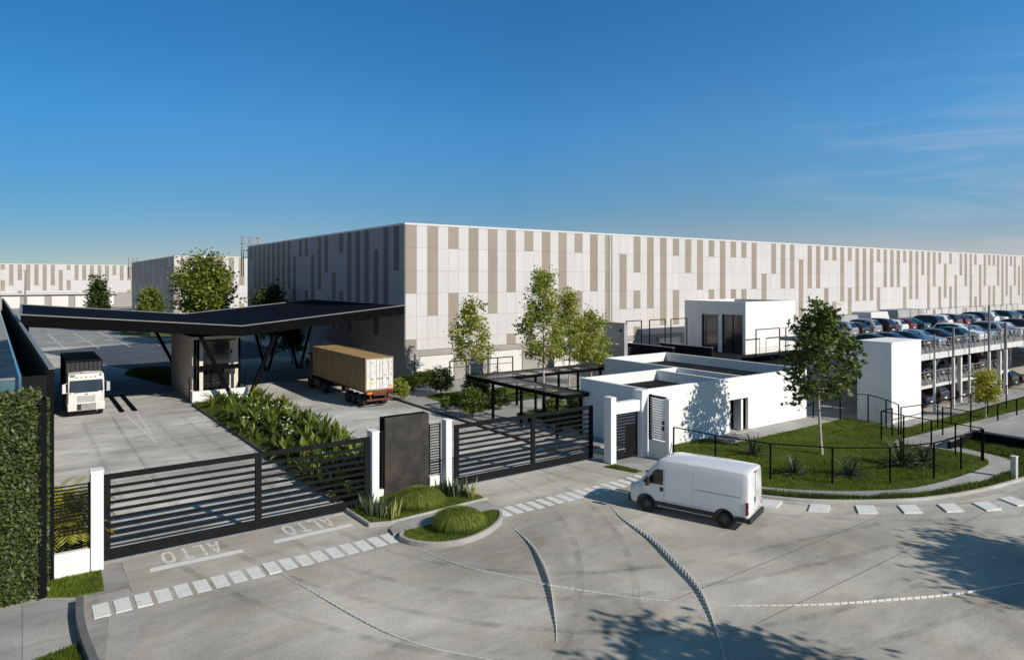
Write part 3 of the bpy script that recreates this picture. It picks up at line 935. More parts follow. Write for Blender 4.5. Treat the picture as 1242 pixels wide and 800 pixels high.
for i in range(16):
    x = 3 + rgl.random() * 8; y = 31 + rgl.random() * 6
    line(mb, (x, y), (x + .3 + rgl.random() * .5, y + .2), .14)
struct('lane_marking', mb, M['wornpaint'])
mb = MB()
for x in (6.45, 7.35):
    mb.box(x - .16, x + .16, 62.0, 71, -.01, .10)
o = mb.build('lane_rail', M['black'], bevel=.02); tag(o, 'pair of low black wheel guide rails on the yard right of the white truck', 'guide rail')
struct('far_lawn', MB().prism(smooth_path([(16.5, 160), (15.8, 150), (19, 140), (24.5, 135), (28, 139)], 4) + [(28, 178), (16.5, 178)], -.02, .12), M['turf'])

# ------------------------------------------------------------------ warehouses
PATS = [(0, 1, 2, 5), (0, 1, 2, 3), (0, 3, 4), (0, 1, 2), (0, 1, 2, 3), (0, 1, 2, 5), (0, 1), (0, 1, 2, 3, 4), (0, 1, 2), (0, 4), (1, 2, 3), (0, 1, 2), (0, 1, 2, 3), (0, 1, 2, 3, 4), (0, 3, 4), (1, 2, 3, 4), (0, 1, 2, 5), (0, 1, 2, 3), (2, 3, 4)]
def facade(mb, o, d, nrm, length, zs, colw, rgx, first=None, lead=0):
    """cladding cells along direction d, pushed out along nrm"""
    o = Vector((o[0], o[1], 0)); d = Vector((d[0], d[1], 0)); nn = Vector((nrm[0], nrm[1], 0))
    n = int(length / colw)
    for c in range(n):
        pat = ()
        if c % 2 == lead:
            j = c // 2
            pat = first[j] if first and j < len(first) else rgx.choice(PATS)
        g = .008
        a = o + d * (c * colw + g); b = o + d * ((c + 1) * colw - g)
        for r in range(len(zs) - 1):
            z1 = zs[r] - g; z0 = zs[r + 1] + g
            out = nn * .06
            vs_ = [a + Vector((0, 0, z0)), b + Vector((0, 0, z0)), b + Vector((0, 0, z1)), a + Vector((0, 0, z1))]
            vs_ += [v + out for v in vs_]
            fs = [(4, 5, 6, 7), (0, 1, 5, 4), (1, 2, 6, 5), (2, 3, 7, 6), (3, 0, 4, 7)]
            mb.add(vs_, fs, 1 if r in pat else 0)

def warehouse(label, X, Y, LX, LY, top, zcl, seed, first=None, door0=1.3, dstep=8.9, dw=4.3, dh=2.75, left=True, front_end=None):
    t = thing('warehouse', label, 'warehouse', (X, Y, 0))
    rgx = random.Random(seed)
    mb = MB(); mb.box(X, X + LX, Y, Y + LY, 0, top - .35)
    mb.build('wall', M['plinth'], t)
    MB().box(X + .4, X + LX - .4, Y + .4, Y + LY - .4, top - .345, top - .2).build('roof', M['roofgrey'], t)
    rh = 2.32 * (top - zcl) / 12.85
    zs = [top - .12]
    for i in range(5): zs.append(zs[-1] - rh)
    zs.append(zcl)
    mb = MB(); facade(mb, (X, Y - .003), (1, 0), (0, -1), LX, zs, 1.24, rgx, first)
    mb.build('front_cladding', [M['cladwhite'], M['cladtaupe']], t)
    if left:
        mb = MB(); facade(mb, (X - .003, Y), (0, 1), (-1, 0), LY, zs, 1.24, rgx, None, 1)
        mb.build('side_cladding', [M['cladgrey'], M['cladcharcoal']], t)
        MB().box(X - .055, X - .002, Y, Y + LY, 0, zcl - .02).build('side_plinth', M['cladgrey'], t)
    mb = MB(); mb.box(X - .10, X + LX, Y - .10, Y + .3, top - .14, top + .06); mb.box(X - .10, X + .3, Y + .302, Y + LY, top - .14, top + .06)
    mb.build('roof_edge', M['edge'], t)
    nd = 0; x = X + door0
    while x + dw < X + LX and nd < 27:
        mb = MB(); mb.box(x, x + dw, Y - .09, Y - .004, .15, dh)
        d = mb.build('dock_door', M['dock'], t)
        mb = MB(); mb.box(x - .25, x - .004, Y - .20, Y - .004, 0, dh + .25); mb.box(x + dw + .004, x + dw + .25, Y - .20, Y - .004, 0, dh + .25); mb.box(x - .25, x + dw + .25, Y - .21, Y - .004, dh + .01, dh + .26)
        mb.build('door_frame', M['plinth'], d)
        x += dstep; nd += 1
    if left:
        y = Y + 10; nd = 0
        while y + dw < Y + LY and nd < 8:
            MB().box(X - .12, X - .058, y, y + dw, .15, dh).build('dock_door', M['dock'], t)
            y += dstep; nd += 1
    return t
FIRST = [(0, 1, 2, 5), (0, 1, 2, 3), (0, 3, 4), (0, 1, 2), (0, 1, 2, 3), (0, 1, 2, 5), (0, 4, 5), (0, 1, 2), (0, 1, 2, 3), (0, 3), (0, 1, 2, 5), (0, 1, 2, 3, 4), (1, 2, 3), (0, 1, 3, 5), (0, 1, 2, 3), (0, 1, 2, 3, 4), (0, 3, 4), (0, 1), (0, 1, 2)]
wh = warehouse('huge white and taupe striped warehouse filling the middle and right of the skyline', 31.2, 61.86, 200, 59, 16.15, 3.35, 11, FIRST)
# downpipe joint and ladder cage
mb = MB()
mb.box(59.15, 59.27, 61.68, 61.79, 3.4, 16.0)
mb.build('downpipe', M['steelwhite'], wh)
def ladder_cage(parent, x, y, top):
    mb = MB()
    for dx in (0, 1.3, 2.6):
        for dy in (0, 1.2):
            mb.bar((x + dx, y + dy, top - 5), (x + dx, y + dy, top + 1.7), .12)
    for z in (top + 1.65, top + .55, top - .6, top - 1.8):
        mb.bar((x, y, z), (x + 2.6, y, z), .10); mb.bar((x, y + 1.2, z), (x + 2.6, y + 1.2, z), .10)
        mb.bar((x, y, z), (x, y + 1.2, z), .10); mb.bar((x + 2.6, y, z), (x + 2.6, y + 1.2, z), .10)
    mb.build('ladder_cage', M['steelgrey'], parent)
ladder_cage(wh, 30.6, 121.2, 16.1)
wb = warehouse('striped warehouse with a shaded left side, behind the big round tree', 29.5, 179.8, 120, 77, 16.15, 3.35, 12)
ladder_cage(wb, 28.6, 257.2, 16.1)
wc = warehouse('farthest striped warehouse facing the yard at the left edge of the picture', -170, 305, 205, 40, 16.15, 5.6, 13, None, 1.3, 7.4, 5.2, 4.4, left=False)
mb = MB(); mb.box(-170, 30, 304.0, 304.9, 5.0, 5.4)
mb.build('awning', M['edge'], wc)

# ------------------------------------------------------------------ perimeter wall and hedge at the left
t = thing('hedge', 'tall clipped leafy green wall at the near left corner beside the entrance', 'hedge', (-1.6, 27.9, 0))
MB().box(-4.4, .42, 27.42, 28.4, 0, 6.35).build('core', M['soil'], t)
MB().box(.44, .66, 27.3, 28.45, 0, 6.5).build('edge_board', M['darkpanel'], t)
rng = np.random.default_rng(21)
n = 26000
p = np.stack([rng.uniform(-4.4, .5, n), 27.38 + rng.normal(size=n) * .07, rng.uniform(0.02, 6.55, n)], 1)
p[:, 1] += .05 * np.sin(p[:, 0] * 6) * np.sin(p[:, 2] * 5)
n2 = 5000
p2 = np.stack([rng.uniform(-4.4, .5, n2), rng.uniform(27.4, 28.4, n2), 6.42 + np.abs(rng.normal(size=n2)) * .16], 1)
n3 = 2600
p3 = np.stack([.66 + np.abs(rng.normal(size=n3)) * .03, rng.uniform(27.3, 28.45, n3), rng.uniform(.05, 6.5, n3)], 1)
p3 = p3[rng.uniform(size=n3) < .45]
P_ = np.concatenate([p, p2, p3])
quads_mesh('leaves', leaf_quads(rng, P_, .075, up=.2, aspect=.5, bias=np.array([0, -.8, .1])), 4, M['lf_hedge'], t)

t = thing('perimeter_wall', 'long black boundary wall with a blue glass outer skin, receding behind the leafy green wall', 'wall', (0, 28.5, 0))
def wl(u0, u1, y0, y1, z0, z1):       # wall runs slightly skew to the yard
    f = lambda x, y: (x - (y - 28.5) * .0305, y)
    a, b, c, d = f(u0, y0), f(u1, y0), f(u1, y1), f(u0, y1)
    return [a, b, c, d]
mb = MB(); mb.prism(wl(.68, .90, 28.5, 140, 0, 0), 0, 7.4); mb.build('right_skin', M['darkpanel'], t)
mb = MB(); mb.prism(wl(-.10, -.02, 28.5, 140, 0, 0), 0, 7.22); mb.build('glass_skin', M['glassblue'], t)
mb = MB(); mb.prism(wl(-.018, .678, 28.5, 28.62, 0, 0), 0, 7.2); mb.build('end_panel', M['gateblack'], t)
mb = MB(); mb.prism(wl(-.018, .678, 28.63, 140, 0, 0), 5.2, 5.4); mb.build('gutter_floor', M['black'], t)
mb = MB(); mb.prism(wl(.74, .92, 28.48, 140, 0, 0), 7.402, 7.44); mb.build('coping', M['steelgrey'], t)
t = thing('glass_screen', 'pale teal glass screen left of the black boundary wall end', 'glass screen', (-2, 28.6, 0))
MB().box(-6, -.2, 28.62, 28.66, 0, 7.1).build('pane', M['glassteal'], t)
MB().box(-6, -.2, 28.60, 28.68, 7.102, 7.18).build('rail', M['steelgrey'], t)

# ------------------------------------------------------------------ canopy
CX, CY0, CY1 = 15.2, 60.6, 86.0
t = thing('canopy', 'wide black butterfly roof canopy over the truck lanes and guard booth', 'canopy', (CX, 61.3, 0))
def wing(xa, za, xb, zb, name):
    mb = MB()
    vs_ = [(xa, CY0, za - .9), (xb, CY0, zb - .9), (xb, CY1, zb - .9), (xa, CY1, za - .9), (xa, CY0, za - .06), (xb, CY0, zb - .06), (xb, CY1, zb - .06), (xa, CY1, za - .06)]
    mb.add(vs_, [(3, 2, 1, 0), (4, 5, 6, 7), (0, 1, 5, 4), (1, 2, 6, 5), (2, 3, 7, 6), (3, 0, 4, 7)])
    return mb.build(name, M['black'], t)
zo, zi = 8.0, 6.58
for sg in (-1, 1):
    xe = CX + sg * 15.3
    if sg < 0: wing(xe, zo, CX, zi, 'roof_wing')
    else: wing(CX, zi, xe, zo, 'roof_wing')
    mb = MB()
    a, b = (xe, zo), (CX, zi)
    if sg > 0: a, b = b, a
    mb.add([(a[0], CY0 + .14, a[1] - .052), (b[0], CY0 + .14, b[1] - .052), (b[0], CY1 - .14, b[1] - .052), (a[0], CY1 - .14, a[1] - .052)], [(0, 1, 2, 3)])
    mb.build('roof_sheet', M['canopytop'], t)
    mb = MB()
    for y0 in (CY0 - .03, CY1 - .12):
        mb.add([(a[0], y0, a[1] - .055), (b[0], y0, b[1] - .055), (b[0], y0 + .15, b[1] - .055), (a[0], y0 + .15, a[1] - .055),
                (a[0], y0, a[1] + .02), (b[0], y0, b[1] + .02), (b[0], y0 + .15, b[1] + .02), (a[0], y0 + .15, a[1] + .02)],
               [(3, 2, 1, 0), (4, 5, 6, 7), (0, 1, 5, 4), (1, 2, 6, 5), (2, 3, 7, 6), (3, 0, 4, 7)])
    mb.box(xe - .1, xe + .1, CY0 + .13, CY1 - .13, zo - .055, zo + .02)
    mb.build('edge_flashing', M['steelgrey'], t)
def strut(x0, y0, x1, y1, z1, w_=.32):
    MB().bar((x0, y0, 0), (x1, y1, z1), w_).build('strut', M['black'], t, bevel=.02)
strut(14.75, 61.2, 11.9, 61.2, 6.1); strut(15.9, 61.4, 18.4, 61.4, 6.1)
strut(14.4, 85.4, 11.5, 85.4, 6.1); strut(15.9, 85.4, 18.6, 85.4, 6.1)
for x in (20.9, 24.6):
    strut(x + 1.9, 80.5, x + .2, 80.5, 6.6, .24); strut(x + 2.2, 80.5, x + 4.0, 80.5, 6.9, .24)
strut(.25, 61.5, .25, 61.5 + .001, 7.3, .3)
strut(.25, 85, .25, 85.001, 7.3, .3)

# ------------------------------------------------------------------ guard booth
t = thing('guard_booth', 'beige two-storey guard booth with dark glazing under the black canopy', 'guard booth', (14, 67, 0))
mb = MB(); mb.box(11.9, 12.25, 63.9, 74, 0, 5.3); mb.box(15.85, 16.2, 65.2, 74, 0, 5.3); mb.box(12.252, 15.848, 73.6, 74, 0, 5.3)
mb.box(12.252, 12.9, 64.5, 64.8, 0, 5.0); mb.box(15.2, 15.848, 65.2, 65.5, 0, 5.0)
mb.build('wall', M['booth'], t, bevel=.01)
MB().box(11.85, 16.35, 63.8, 74.05, 5.302, 5.55).build('roof', M['booth'], t, bevel=.01)
MB().box(12.9, 15.2, 64.9, 64.95, 2.95, 5.0).build('upper_window', M['glassdark'], t)
MB().box(12.9, 15.2, 64.9, 64.95, .95, 2.55).build('lower_window', M['glassdark'], t)
mb = MB(); mb.box(12.3, 16.0, 64.2, 64.4, 2.55, 2.95); mb.box(12.32, 12.5, 64.0, 64.18, .1, 5.29); mb.box(12.02, 12.2, 63.66, 63.84, .1, 5.29); mb.box(15.75, 15.93, 64.0, 64.18, .1, 5.29)
for x in (13.6, 14.4): mb.box(x, x + .07, 64.84, 64.89, .95, 2.55)
mb.build('window_frame', M['black'], t)
mb = MB(); mb.box(11.7, 16.25, 62.7, 62.95, 0, 1.0); mb.box(11.7, 11.95, 62.952, 63.85, 0, 1.0); mb.box(16.0, 16.25, 62.952, 65.1, 0, 1.0)
mb.build('low_wall', M['white'], t, bevel=.01)
mb = MB()
for x in (15.1, 16.1): mb.bar((x, 63.1, .1), (x, 63.1, 2.4), .07)
mb.bar((11.55, 63.2, 0), (11.55, 63.2, 2.2), .09)
mb.build('railing', M['black'], t)
MB().bar((15.3, 64.7, 3.9), (15.3, 64.7, 4.2), .14).build('wall_lamp', M['plastic'], t)

# ------------------------------------------------------------------ gates, posts, dark slab
def slat_gate(label, x0, x1, y, z0, z1, nsl, mids, group=None):
    t = thing('sliding_gate', label, 'gate', ((x0 + x1) / 2, y, 0), 0, group)
    mb = MB()
    mb.box(x0, x0 + .26, y - .06, y + .06, z0, z1); mb.box(x1 - .26, x1, y - .06, y + .06, z0, z1)
    mb.box(x0 + .262, x1 - .262, y - .06, y + .06, z1 - .2, z1); mb.box(x0 + .262, x1 - .262, y - .06, y + .06, z0, z0 + .34)
    mb.build('frame', M['gateblack'], t, bevel=.008)
    xs_ = [x0 + .262] + [v for m_ in mids for v in (m_ - .132, m_ + .132)] + [x1 - .262]
    for m_ in mids:
        MB().box(m_ - .13, m_ + .13, y - .062, y + .062, z0 + .342, z1 - .202).build('post', M['gateblack'], t, bevel=.008)
    for i in range(nsl):
        z = z0 + .34 + (z1 - z0 - .54) * (i + 1) / (nsl + 1)
        mb = MB()
        for a, b in zip(xs_[::2], xs_[1::2]): mb.box(a, b, y - .03, y + .03, z - .055, z + .055)
        mb.build('slat', M['gateblack'], t)
    mb = MB(); mb.box(x0, x1, y - .02, y + .02, -.01, .03); mb.build('track', M['steelgrey'], t)
    return t
slat_gate('long black slatted sliding gate across the left truck entrance', 2.42, 13.05, 29.5, .10, 3.24, 8, [8.05])
slat_gate('black slatted sliding gate between the dark slab and the pedestrian portal', 17.75, 27.15, 29.75, .10, 3.15, 8, [22.75])
def post(label, x0, x1, y0, y1, z):
    t = thing('gate_post', label, 'gate post', ((x0 + x1) / 2, (y0 + y1) / 2, 0), 0, 'square white gate posts')
    MB().box(x0, x1, y0, y1, 0, z - .08).build('shaft', M['white'], t, bevel=.015)
    MB().box(x0 - .02, x1 + .02, y0 - .02, y1 + .02, z - .078, z).build('cap', M['white'], t, bevel=.01)
post('white gate post at the left end of the long truck gate', 2.0, 2.4, 28.75, 29.3, 3.6)
post('white gate post between the long truck gate and the dark slab', 13.1, 13.45, 29.3, 29.9, 3.5)
post('white gate post right of the dark slab', 17.28, 17.62, 29.75, 30.2, 3.45)
t = thing('monolith_sign', 'blank dark weathered metal slab standing in the planted bed between the gates', 'sign slab', (15.3, 30.4, 0))
MB().box(14.15, 16.55, 30.2, 30.26, .14, 3.85).build('face_plate', M['totem'], t, bevel=.01)
MB().box(14.12, 16.53, 30.263, 30.75, .14, 3.84).build('body', M['darkpanel'], t, bevel=.01)
def panel(label, x0, x1, y, z0, z1, n, wall=None, w=.045):
    t = thing('fence_panel', label, 'fence panel', ((x0 + x1) / 2, y, 0))
    mb = MB()
    for i in range(n):
        z = z0 + (z1 - z0) * i / (n - 1)
        mb.box(x0 + .06, x1 - .06, y - .02, y + .02, z - w / 2, z + w / 2)
    mb.build('slats', M['gateblack'], t)
    for a_ in (x0, x1 - .058): MB().box(a_, a_ + .058, y - .03, y + .03, z0 - .05, z1 + .05).build('stile', M['gateblack'], t)
    if wall:
        MB().box(x0, x1, y - .12, y + .12, 0, wall).build('plinth_wall', M['white'], t, bevel=.01)
    return t
panel('black slatted fence panel on a low white wall beside the leafy green wall', .70, 1.98, 28.95, .95, 3.15, 19, .82)
panel('narrow black slatted panel left of the dark slab', 13.47, 14.1, 30.3, .55, 3.2, 20, .45)
panel('narrow black slatted panel right of the dark slab', 16.6, 17.26, 30.3, .75, 3.2, 19, .62)

# pedestrian portal
t = thing('portal', 'white pedestrian portal of two posts and a lintel beside the gate', 'portal', (28.5, 28.6, 0))
MB().box(27.2, 27.62, 28.25, 28.85, 0, 3.78).build('post', M['white'], t, bevel=.015)
MB().box(29.72, 30.2, 28.25, 29.0, 0, 3.95).build('post', M['white'], t, bevel=.015)
MB().box(27.622, 29.718, 28.4, 28.8, 2.75, 3.4).build('lintel', M['white'], t, bevel=.01)
t = thing('pedestrian_gate', 'narrow black slatted pedestrian gate inside the white portal', 'gate', (28.6, 28.65, 0))
mb = MB(); mb.box(27.66, 27.74, 28.6, 28.66, .08, 2.7); mb.box(29.6, 29.68, 28.6, 28.66, .08, 2.7); mb.box(27.742, 29.598, 28.6, 28.66, 2.62, 2.7); mb.box(27.742, 29.598, 28.6, 28.66, .08, .16)
mb.build('frame', M['gateblack'], t)
mb = MB()
for i in range(13): mb.box(27.745, 29.595, 28.61, 28.65, .3 + i * .18, .40 + i * .18)
mb.build('slats', M['gateblack'], t)
MB().box(28.75, 29.594, 28.655, 28.67, .17, 1.9).build('backing_plate', M['gateblack'], t)

t = thing('louvre_screen', 'white louvred screen with a black edge post, right of the portal', 'screen', (30.3, 27.8, 0))
MB().box(30.20, 30.42, 26.95, 28.2, 0, 1.05).build('low_wall', M['white'], t, bevel=.01)
MB().box(30.20, 30.48, 26.62, 26.93, 0, 3.62).build('end_post', M['white'], t, bevel=.01)
MB().box(30.22, 30.40, 28.06, 28.22, 1.06, 3.7).build('edge_post', M['gateblack'], t)
mb = MB()
for i in range(17):
    z = 1.16 + i * .148
    mb.add([(30.20, 26.94, z), (30.20, 28.05, z), (30.40, 28.05, z + .06), (30.40, 26.94, z + .06), (30.20, 26.94, z + .035), (30.20, 28.05, z + .035), (30.40, 28.05, z + .095), (30.40, 26.94, z + .095)],
           [(0, 1, 2, 3), (7, 6, 5, 4), (0, 4, 5, 1), (1, 5, 6, 2), (2, 6, 7, 3), (3, 7, 4, 0)])
mb.build('slats', M['white'], t)
MB().box(30.22, 30.4, 26.94, 28.05, 3.63, 3.68).build('top_rail', M['gateblack'], t)
mb = MB(); mb.box(30.16, 30.22, 26.99, 27.12, 1.75, 1.98); mb.box(30.16, 30.22, 26.99, 27.12, 2.1, 2.3); mb.build('intercom', M['plastic'], t)

# ------------------------------------------------------------------ low white building with parapets
t = thing('gatehouse', 'low white L-shaped gatehouse with open parapets and a dark doorway', 'building', (40, 33, 0))
Hh = 3.8
mb = MB()
mb.box(31.0, 39.1, 29.05, 29.27, 0, Hh); mb.box(41.1, 48.35, 29.05, 29.27, 0, Hh); mb.box(39.1, 41.1, 29.05, 29.27, 2.3, Hh)
mb.box(31.0, 31.22, 29.272, 35.2, 0, Hh); mb.box(31.222, 40.6, 34.98, 35.2, 0, Hh); mb.box(40.6, 40.82, 29.272, 43.0, 0, Hh)
mb.box(40.822, 48.13, 42.78, 43.0, 0, Hh); mb.box(48.132, 48.35, 29.272, 43.0, 0, Hh)
mb.build('wall', M['white'], t, bevel=.012)
MB().box(38.35, 38.55, 29.275, 34.975, 3.0, Hh - .02).build('parapet', M['white'], t, bevel=.012)
mb = MB(); mb.box(31.225, 38.345, 29.275, 34.975, 2.85, 3.05); mb.box(38.555, 40.595, 29.275, 34.975, 2.85, 3.3); mb.box(40.825, 48.125, 29.275, 42.775, 2.85, 3.05)
mb.build('roof', M['roofgrey'], t)
d = MB().box(39.1, 39.16, 29.28, 30.2, .1, 2.3).box(40.1, 41.1, 29.9, 29.96, .1, 2.3).build('door', M['darkpanel'], t)
MB().box(40.2, 40.26, 29.82, 29.89, 1.05, 1.15).build('handle', M['steelgrey'], d)
MB().box(39.17, 40.09, 30.6, 30.66, .1, 2.3).build('inner_wall', M['greywall'], t)
MB().box(38.9, 41.3, 28.6, 29.04, .05, .14).build('doorstep', M['kerb'], t)

# upper white block and its terrace
t = thing('plant_room', 'tall plain white block with two dark openings, behind the low gatehouse', 'building', (70, 51, 0))
mb = MB()
X0, X1, Y0, Y1, T = 66.0, 75.8, 47.0, 55.7, 8.0
mb.box(X0 + .002, X1, Y0, Y0 + .25, 0, T); mb.box(X1 - .25, X1, Y0 + .252, Y1, 0, T); mb.box(X0 + .002, X1 - .252, Y1 - .25, Y1, 0, T)
# left wall with two openings (along y)
for y0, y1, z0, z1 in ((Y0 + .252, 47.4, 0, T), (50.2, 50.75, 0, T), (53.1, Y1 - .252, 0, T)): mb.box(X0, X0 + .3, y0, y1, z0, z1)
mb.box(X0, X0 + .3, 47.402, 50.198, 6.5, T); mb.box(X0, X0 + .3, 50.752, 53.098, 6.42, T); mb.box(X0, X0 + .3, 47.402, 50.198, 0, 1.5); mb.box(X0, X0 + .3, 50.752, 53.098, 0, 1.5)
mb.build('wall', M['white'], t, bevel=.015)
MB().box(X0 + .3, X1 - .26, Y0 + .26, Y1 - .26, T - .6, T - .4).build('roof', M['roofgrey'], t)
MB().box(X0 + .18, X0 + .24, 47.41, 50.19, 1.51, 6.49).build('glazing', M['glassgrey'], t)
MB().box(X0 + .18, X0 + .24, 50.76, 53.09, 1.51, 6.41).build('glazing', M['glassgrey'], t)
for q0, q1, q2 in ((47.41, 47.53, 6.49), (50.07, 50.19, 6.49), (50.76, 50.88, 6.41), (52.97, 53.09, 6.41), (48.75, 48.81, 6.49)): MB().box(X0 + .1, X0 + .17, q0, q1, 1.51, q2).build('mullion', M['black'], t)
MB().box(X1 - .3, X1 + .1, Y0 - .05, Y0 - .003, 5.4, 6.3).build('vent', M['steelgrey'], t)
t = thing('terrace', 'dark raised terrace slab around the tall white block', 'terrace', (60, 52, 0))
MB().box(50, 65.9, 46.8, 57.5, 1.7, 2.1).build('slab', M['roofgrey'], t)
MB().box(50.3, 65.8, 47.0, 57.2, 0, 1.698).build('base_wall', M['greywall'], t)
MB().box(56, 76, 44.6, 46.6, 1.6, 2.15).build('lower_slab', M['roofgrey'], t)
MB().box(56.5, 75.5, 45.0, 46.2, 0, 1.598).build('base_wall', M['greywall'], t)
t = thing('screen_wall', 'plain grey upright wall standing behind the pale green trees', 'wall', (52.2, 53.6, 0))
MB().box(52.0, 52.5, 52.0, 55.2, 0, 5.8).build('body', M['greywall'], t, bevel=.02)
MB().box(51.96, 52.54, 51.96, 55.24, 5.802, 5.86).build('coping', M['steelgrey'], t)
MB().box(51.9, 51.99, 52.4, 52.7, 4.9, 5.2).build('wall_lamp', M['plastic'], t)
for lab, x, y0, y1, zz in (('low dark parapet wall on the terrace right of the grey upright wall', 55.4, 48.2, 57.0, 3.35), ('low dark parapet wall on the terrace in front of the white block opening', 60.2, 47.0, 54.4, 3.15)):
    t = thing('parapet_wall', lab, 'wall', (x, y0, 2.1))
    MB().box(x - .12, x + .12, y0, y1, 2.1, zz).build('body', M['roofgrey'], t)
    MB().box(x - .15, x + .15, y0, y1, zz + .002, zz + .06).build('coping', M['steelgrey'], t)
def frame_bay(x, y, z, wx, h, label, along='x'):
    t = thing('terrace_railing', label, 'railing', (x, y, z), 0, 'thin black railing frames on the terrace')
    mb = MB()
    if along == 'x': a, b = (x, y), (x + wx, y)
    else: a, b = (x, y), (x, y + wx)
    for p_ in (a, b): mb.bar((p_[0], p_[1], z), (p_[0], p_[1], z + h), .09)
    mb.build('post', M['black'], t)
    MB().bar((a[0], a[1], z + h), (b[0], b[1], z + h), .09).build('top_rail', M['black'], t)
    mb = MB()
    for i in range(3): mb.bar((a[0], a[1], z + .25 + i * .28), (b[0], b[1], z + .25 + i * .28), .035)
    mb.build('wire', M['steelgrey'], t)
for x, wx, lab in ((54.3, 2.4, 'thin black open railing frame right of the grey upright wall'), (58.0, 2.6, 'thin black open railing frame midway between the grey wall and the white block'), (61.6, 2.8, 'thin black open railing frame hard left of the white block')):
    frame_bay(x, 54.0, 2.1, wx, 3.8, lab)
for x, wx, lab in ((64.9, 4.4, 'thin black open railing frame before the lit white wall, nearer its left corner'), (70.5, 4.4, 'thin black open railing frame before the lit white wall, at its right end')):
    frame_bay(x, 44.9, 2.15, wx, 2.9, lab)

# ------------------------------------------------------------------ pergola
t = thing('pergola', 'L-shaped black steel pergola with glass roof panels along the sidewalk', 'pergola', (31, 40, 0))
pz = 2.8
mb = MB()
for a, b in (((28.7, 34.3), (28.7, 46.1)), ((30.9, 34.3), (30.9, 43.4)), ((28.7, 46.1), (42, 46.1)), ((30.9, 43.4), (42, 43.4)), ((28.7, 34.3), (30.9, 34.3)), ((42, 43.4), (42, 46.1)), ((28.7, 43.4), (30.9, 43.4))):
    mb.bar((a[0], a[1], pz), (b[0], b[1], pz), .14, .24)
mb.build('beam', M['black'], t)
mb = MB()
for i in range(1, 5): mb.bar((28.77, 34.3 + i * 1.85, pz), (30.83, 34.3 + i * 1.85, pz), .08, .16)
for i in range(1, 6): mb.bar((30.9 + i * 1.9, 43.47, pz), (30.9 + i * 1.9, 46.03, pz), .08, .16)
mb.build('rafter', M['black'], t)
mb = MB(); mb.box(28.78, 30.82, 34.4, 43.3, pz + .09, pz + .10); mb.box(28.78, 41.9, 43.5, 46.0, pz + .09, pz + .10)
mb.build('glass_panel', M['glassroof'], t)
for x, y in ((28.8, 35), (28.8, 39), (28.8, 42.6), (28.8, 46.0), (30.85, 35), (30.85, 39), (33.5, 46.0), (38, 46.0), (33.5, 43.45), (38, 43.45), (42, 45)):
    MB().box(x - .08, x + .08, y - .08, y + .08, 0.06, pz - .12).build('post', M['black'], t)
mb = MB()
mb.bar((31, 46, 1.0), (42, 46, 1.0), .05); mb.bar((28.8, 35, 1.0), (28.8, 39, 1.0), .04)
mb.build('handrail', M['black'], t)
t = thing('guard_rail', 'low black guard rail standing behind the pergola before the warehouse', 'railing', (37, 57, 0))
mb = MB(); mb.bar((33.5, 57, 2.6), (41, 57, 2.6), .09); mb.bar((33.5, 57, 2.0), (41, 57, 2.0), .05)
mb.build('rail', M['black'], t)
mb = MB()
for i in range(5): mb.bar((33.5 + i * 1.87, 57, 0), (33.5 + i * 1.87, 57, 2.6), .09)
mb.build('post', M['black'], t)
for i, (x, y) in enumerate(((30.2, 37), (30.2, 40.5))):
    t = thing('bench', 'dark slatted bench under the pergola', 'bench', (x, y, .07), 0, 'benches under the pergola')
    MB().box(x - .22, x + .22, y - .8, y + .8, .47, .53).build('seat', M['darkpanel'], t)
    MB().box(x - .18, x + .18, y - .7, y - .6, .07, .468).build('leg', M['black'], t)
    MB().box(x - .18, x + .18, y + .6, y + .7, .07, .468).build('leg', M['black'], t)

# ------------------------------------------------------------------ tower and parking deck
t = thing('stair_tower', 'plain white box tower at the left end of the parking deck', 'tower', (53, 25, 0))
MB().box(50.85, 55.44, 24.0, 26.5, 0, 5.9).build('body', M['white'], t, bevel=.015)
MB().box(50.82, 55.47, 23.97, 26.53, 5.902, 5.97).build('coping', M['white'], t)
MB().box(50.6, 55.7, 23.7, 23.98, 0, .14).build('base_slab', M['kerb'], t)
t = thing('parking_deck', 'open two-level steel parking deck full of cars at the right', 'parking deck', (90, 33, 0))
DX0, DX1, DY0, DY1, TZ, MZ = 55.5, 128, 24.6, 41.0, 4.6, 1.78
MB().prism([(DX0, DY0 + .15), (DX1, DY0 + .15), (DX1, DY1), (63.2, DY1), (63.2, 35.0), (DX0, 33.0)], TZ - .3, TZ).build('upper_floor', M['deck'], t)
MB().box(DX0, DX1, DY0, DY0 + .145, TZ - .42, TZ + .06).build('fascia', M['steelwhite'], t)
MB().prism([(DX0 - .01, 26.8), (DX0 - .01, 32.8), (52.2, 30), (52.2, 26.8)], TZ - .3, TZ).build('upper_floor', M['deck'], t)
MB().box(DX0, 78, DY0 + 1.2, 33, MZ - .16, MZ).build('middle_floor', M['deck'], t)
MB().box(DX0, 78, DY0 + 1.05, DY0 + 1.19, MZ - .2, MZ + .04).build('fascia', M['steelwhite'], t)
MB().box(79, DX1, DY1 + .01, DY1 + .25, 0, TZ + 1.0).build('rear_parapet', M['greywall'], t)
for i in range(9):
    for y in (25.3, 33.0, 40.5)[:3 if i > 1 else 2]:
        MB().box(57 + i * 8.6 - .15, 57 + i * 8.6 + .15, y - .15, y + .15, 0, TZ - .31).build('column', M['steelwhite'], t)
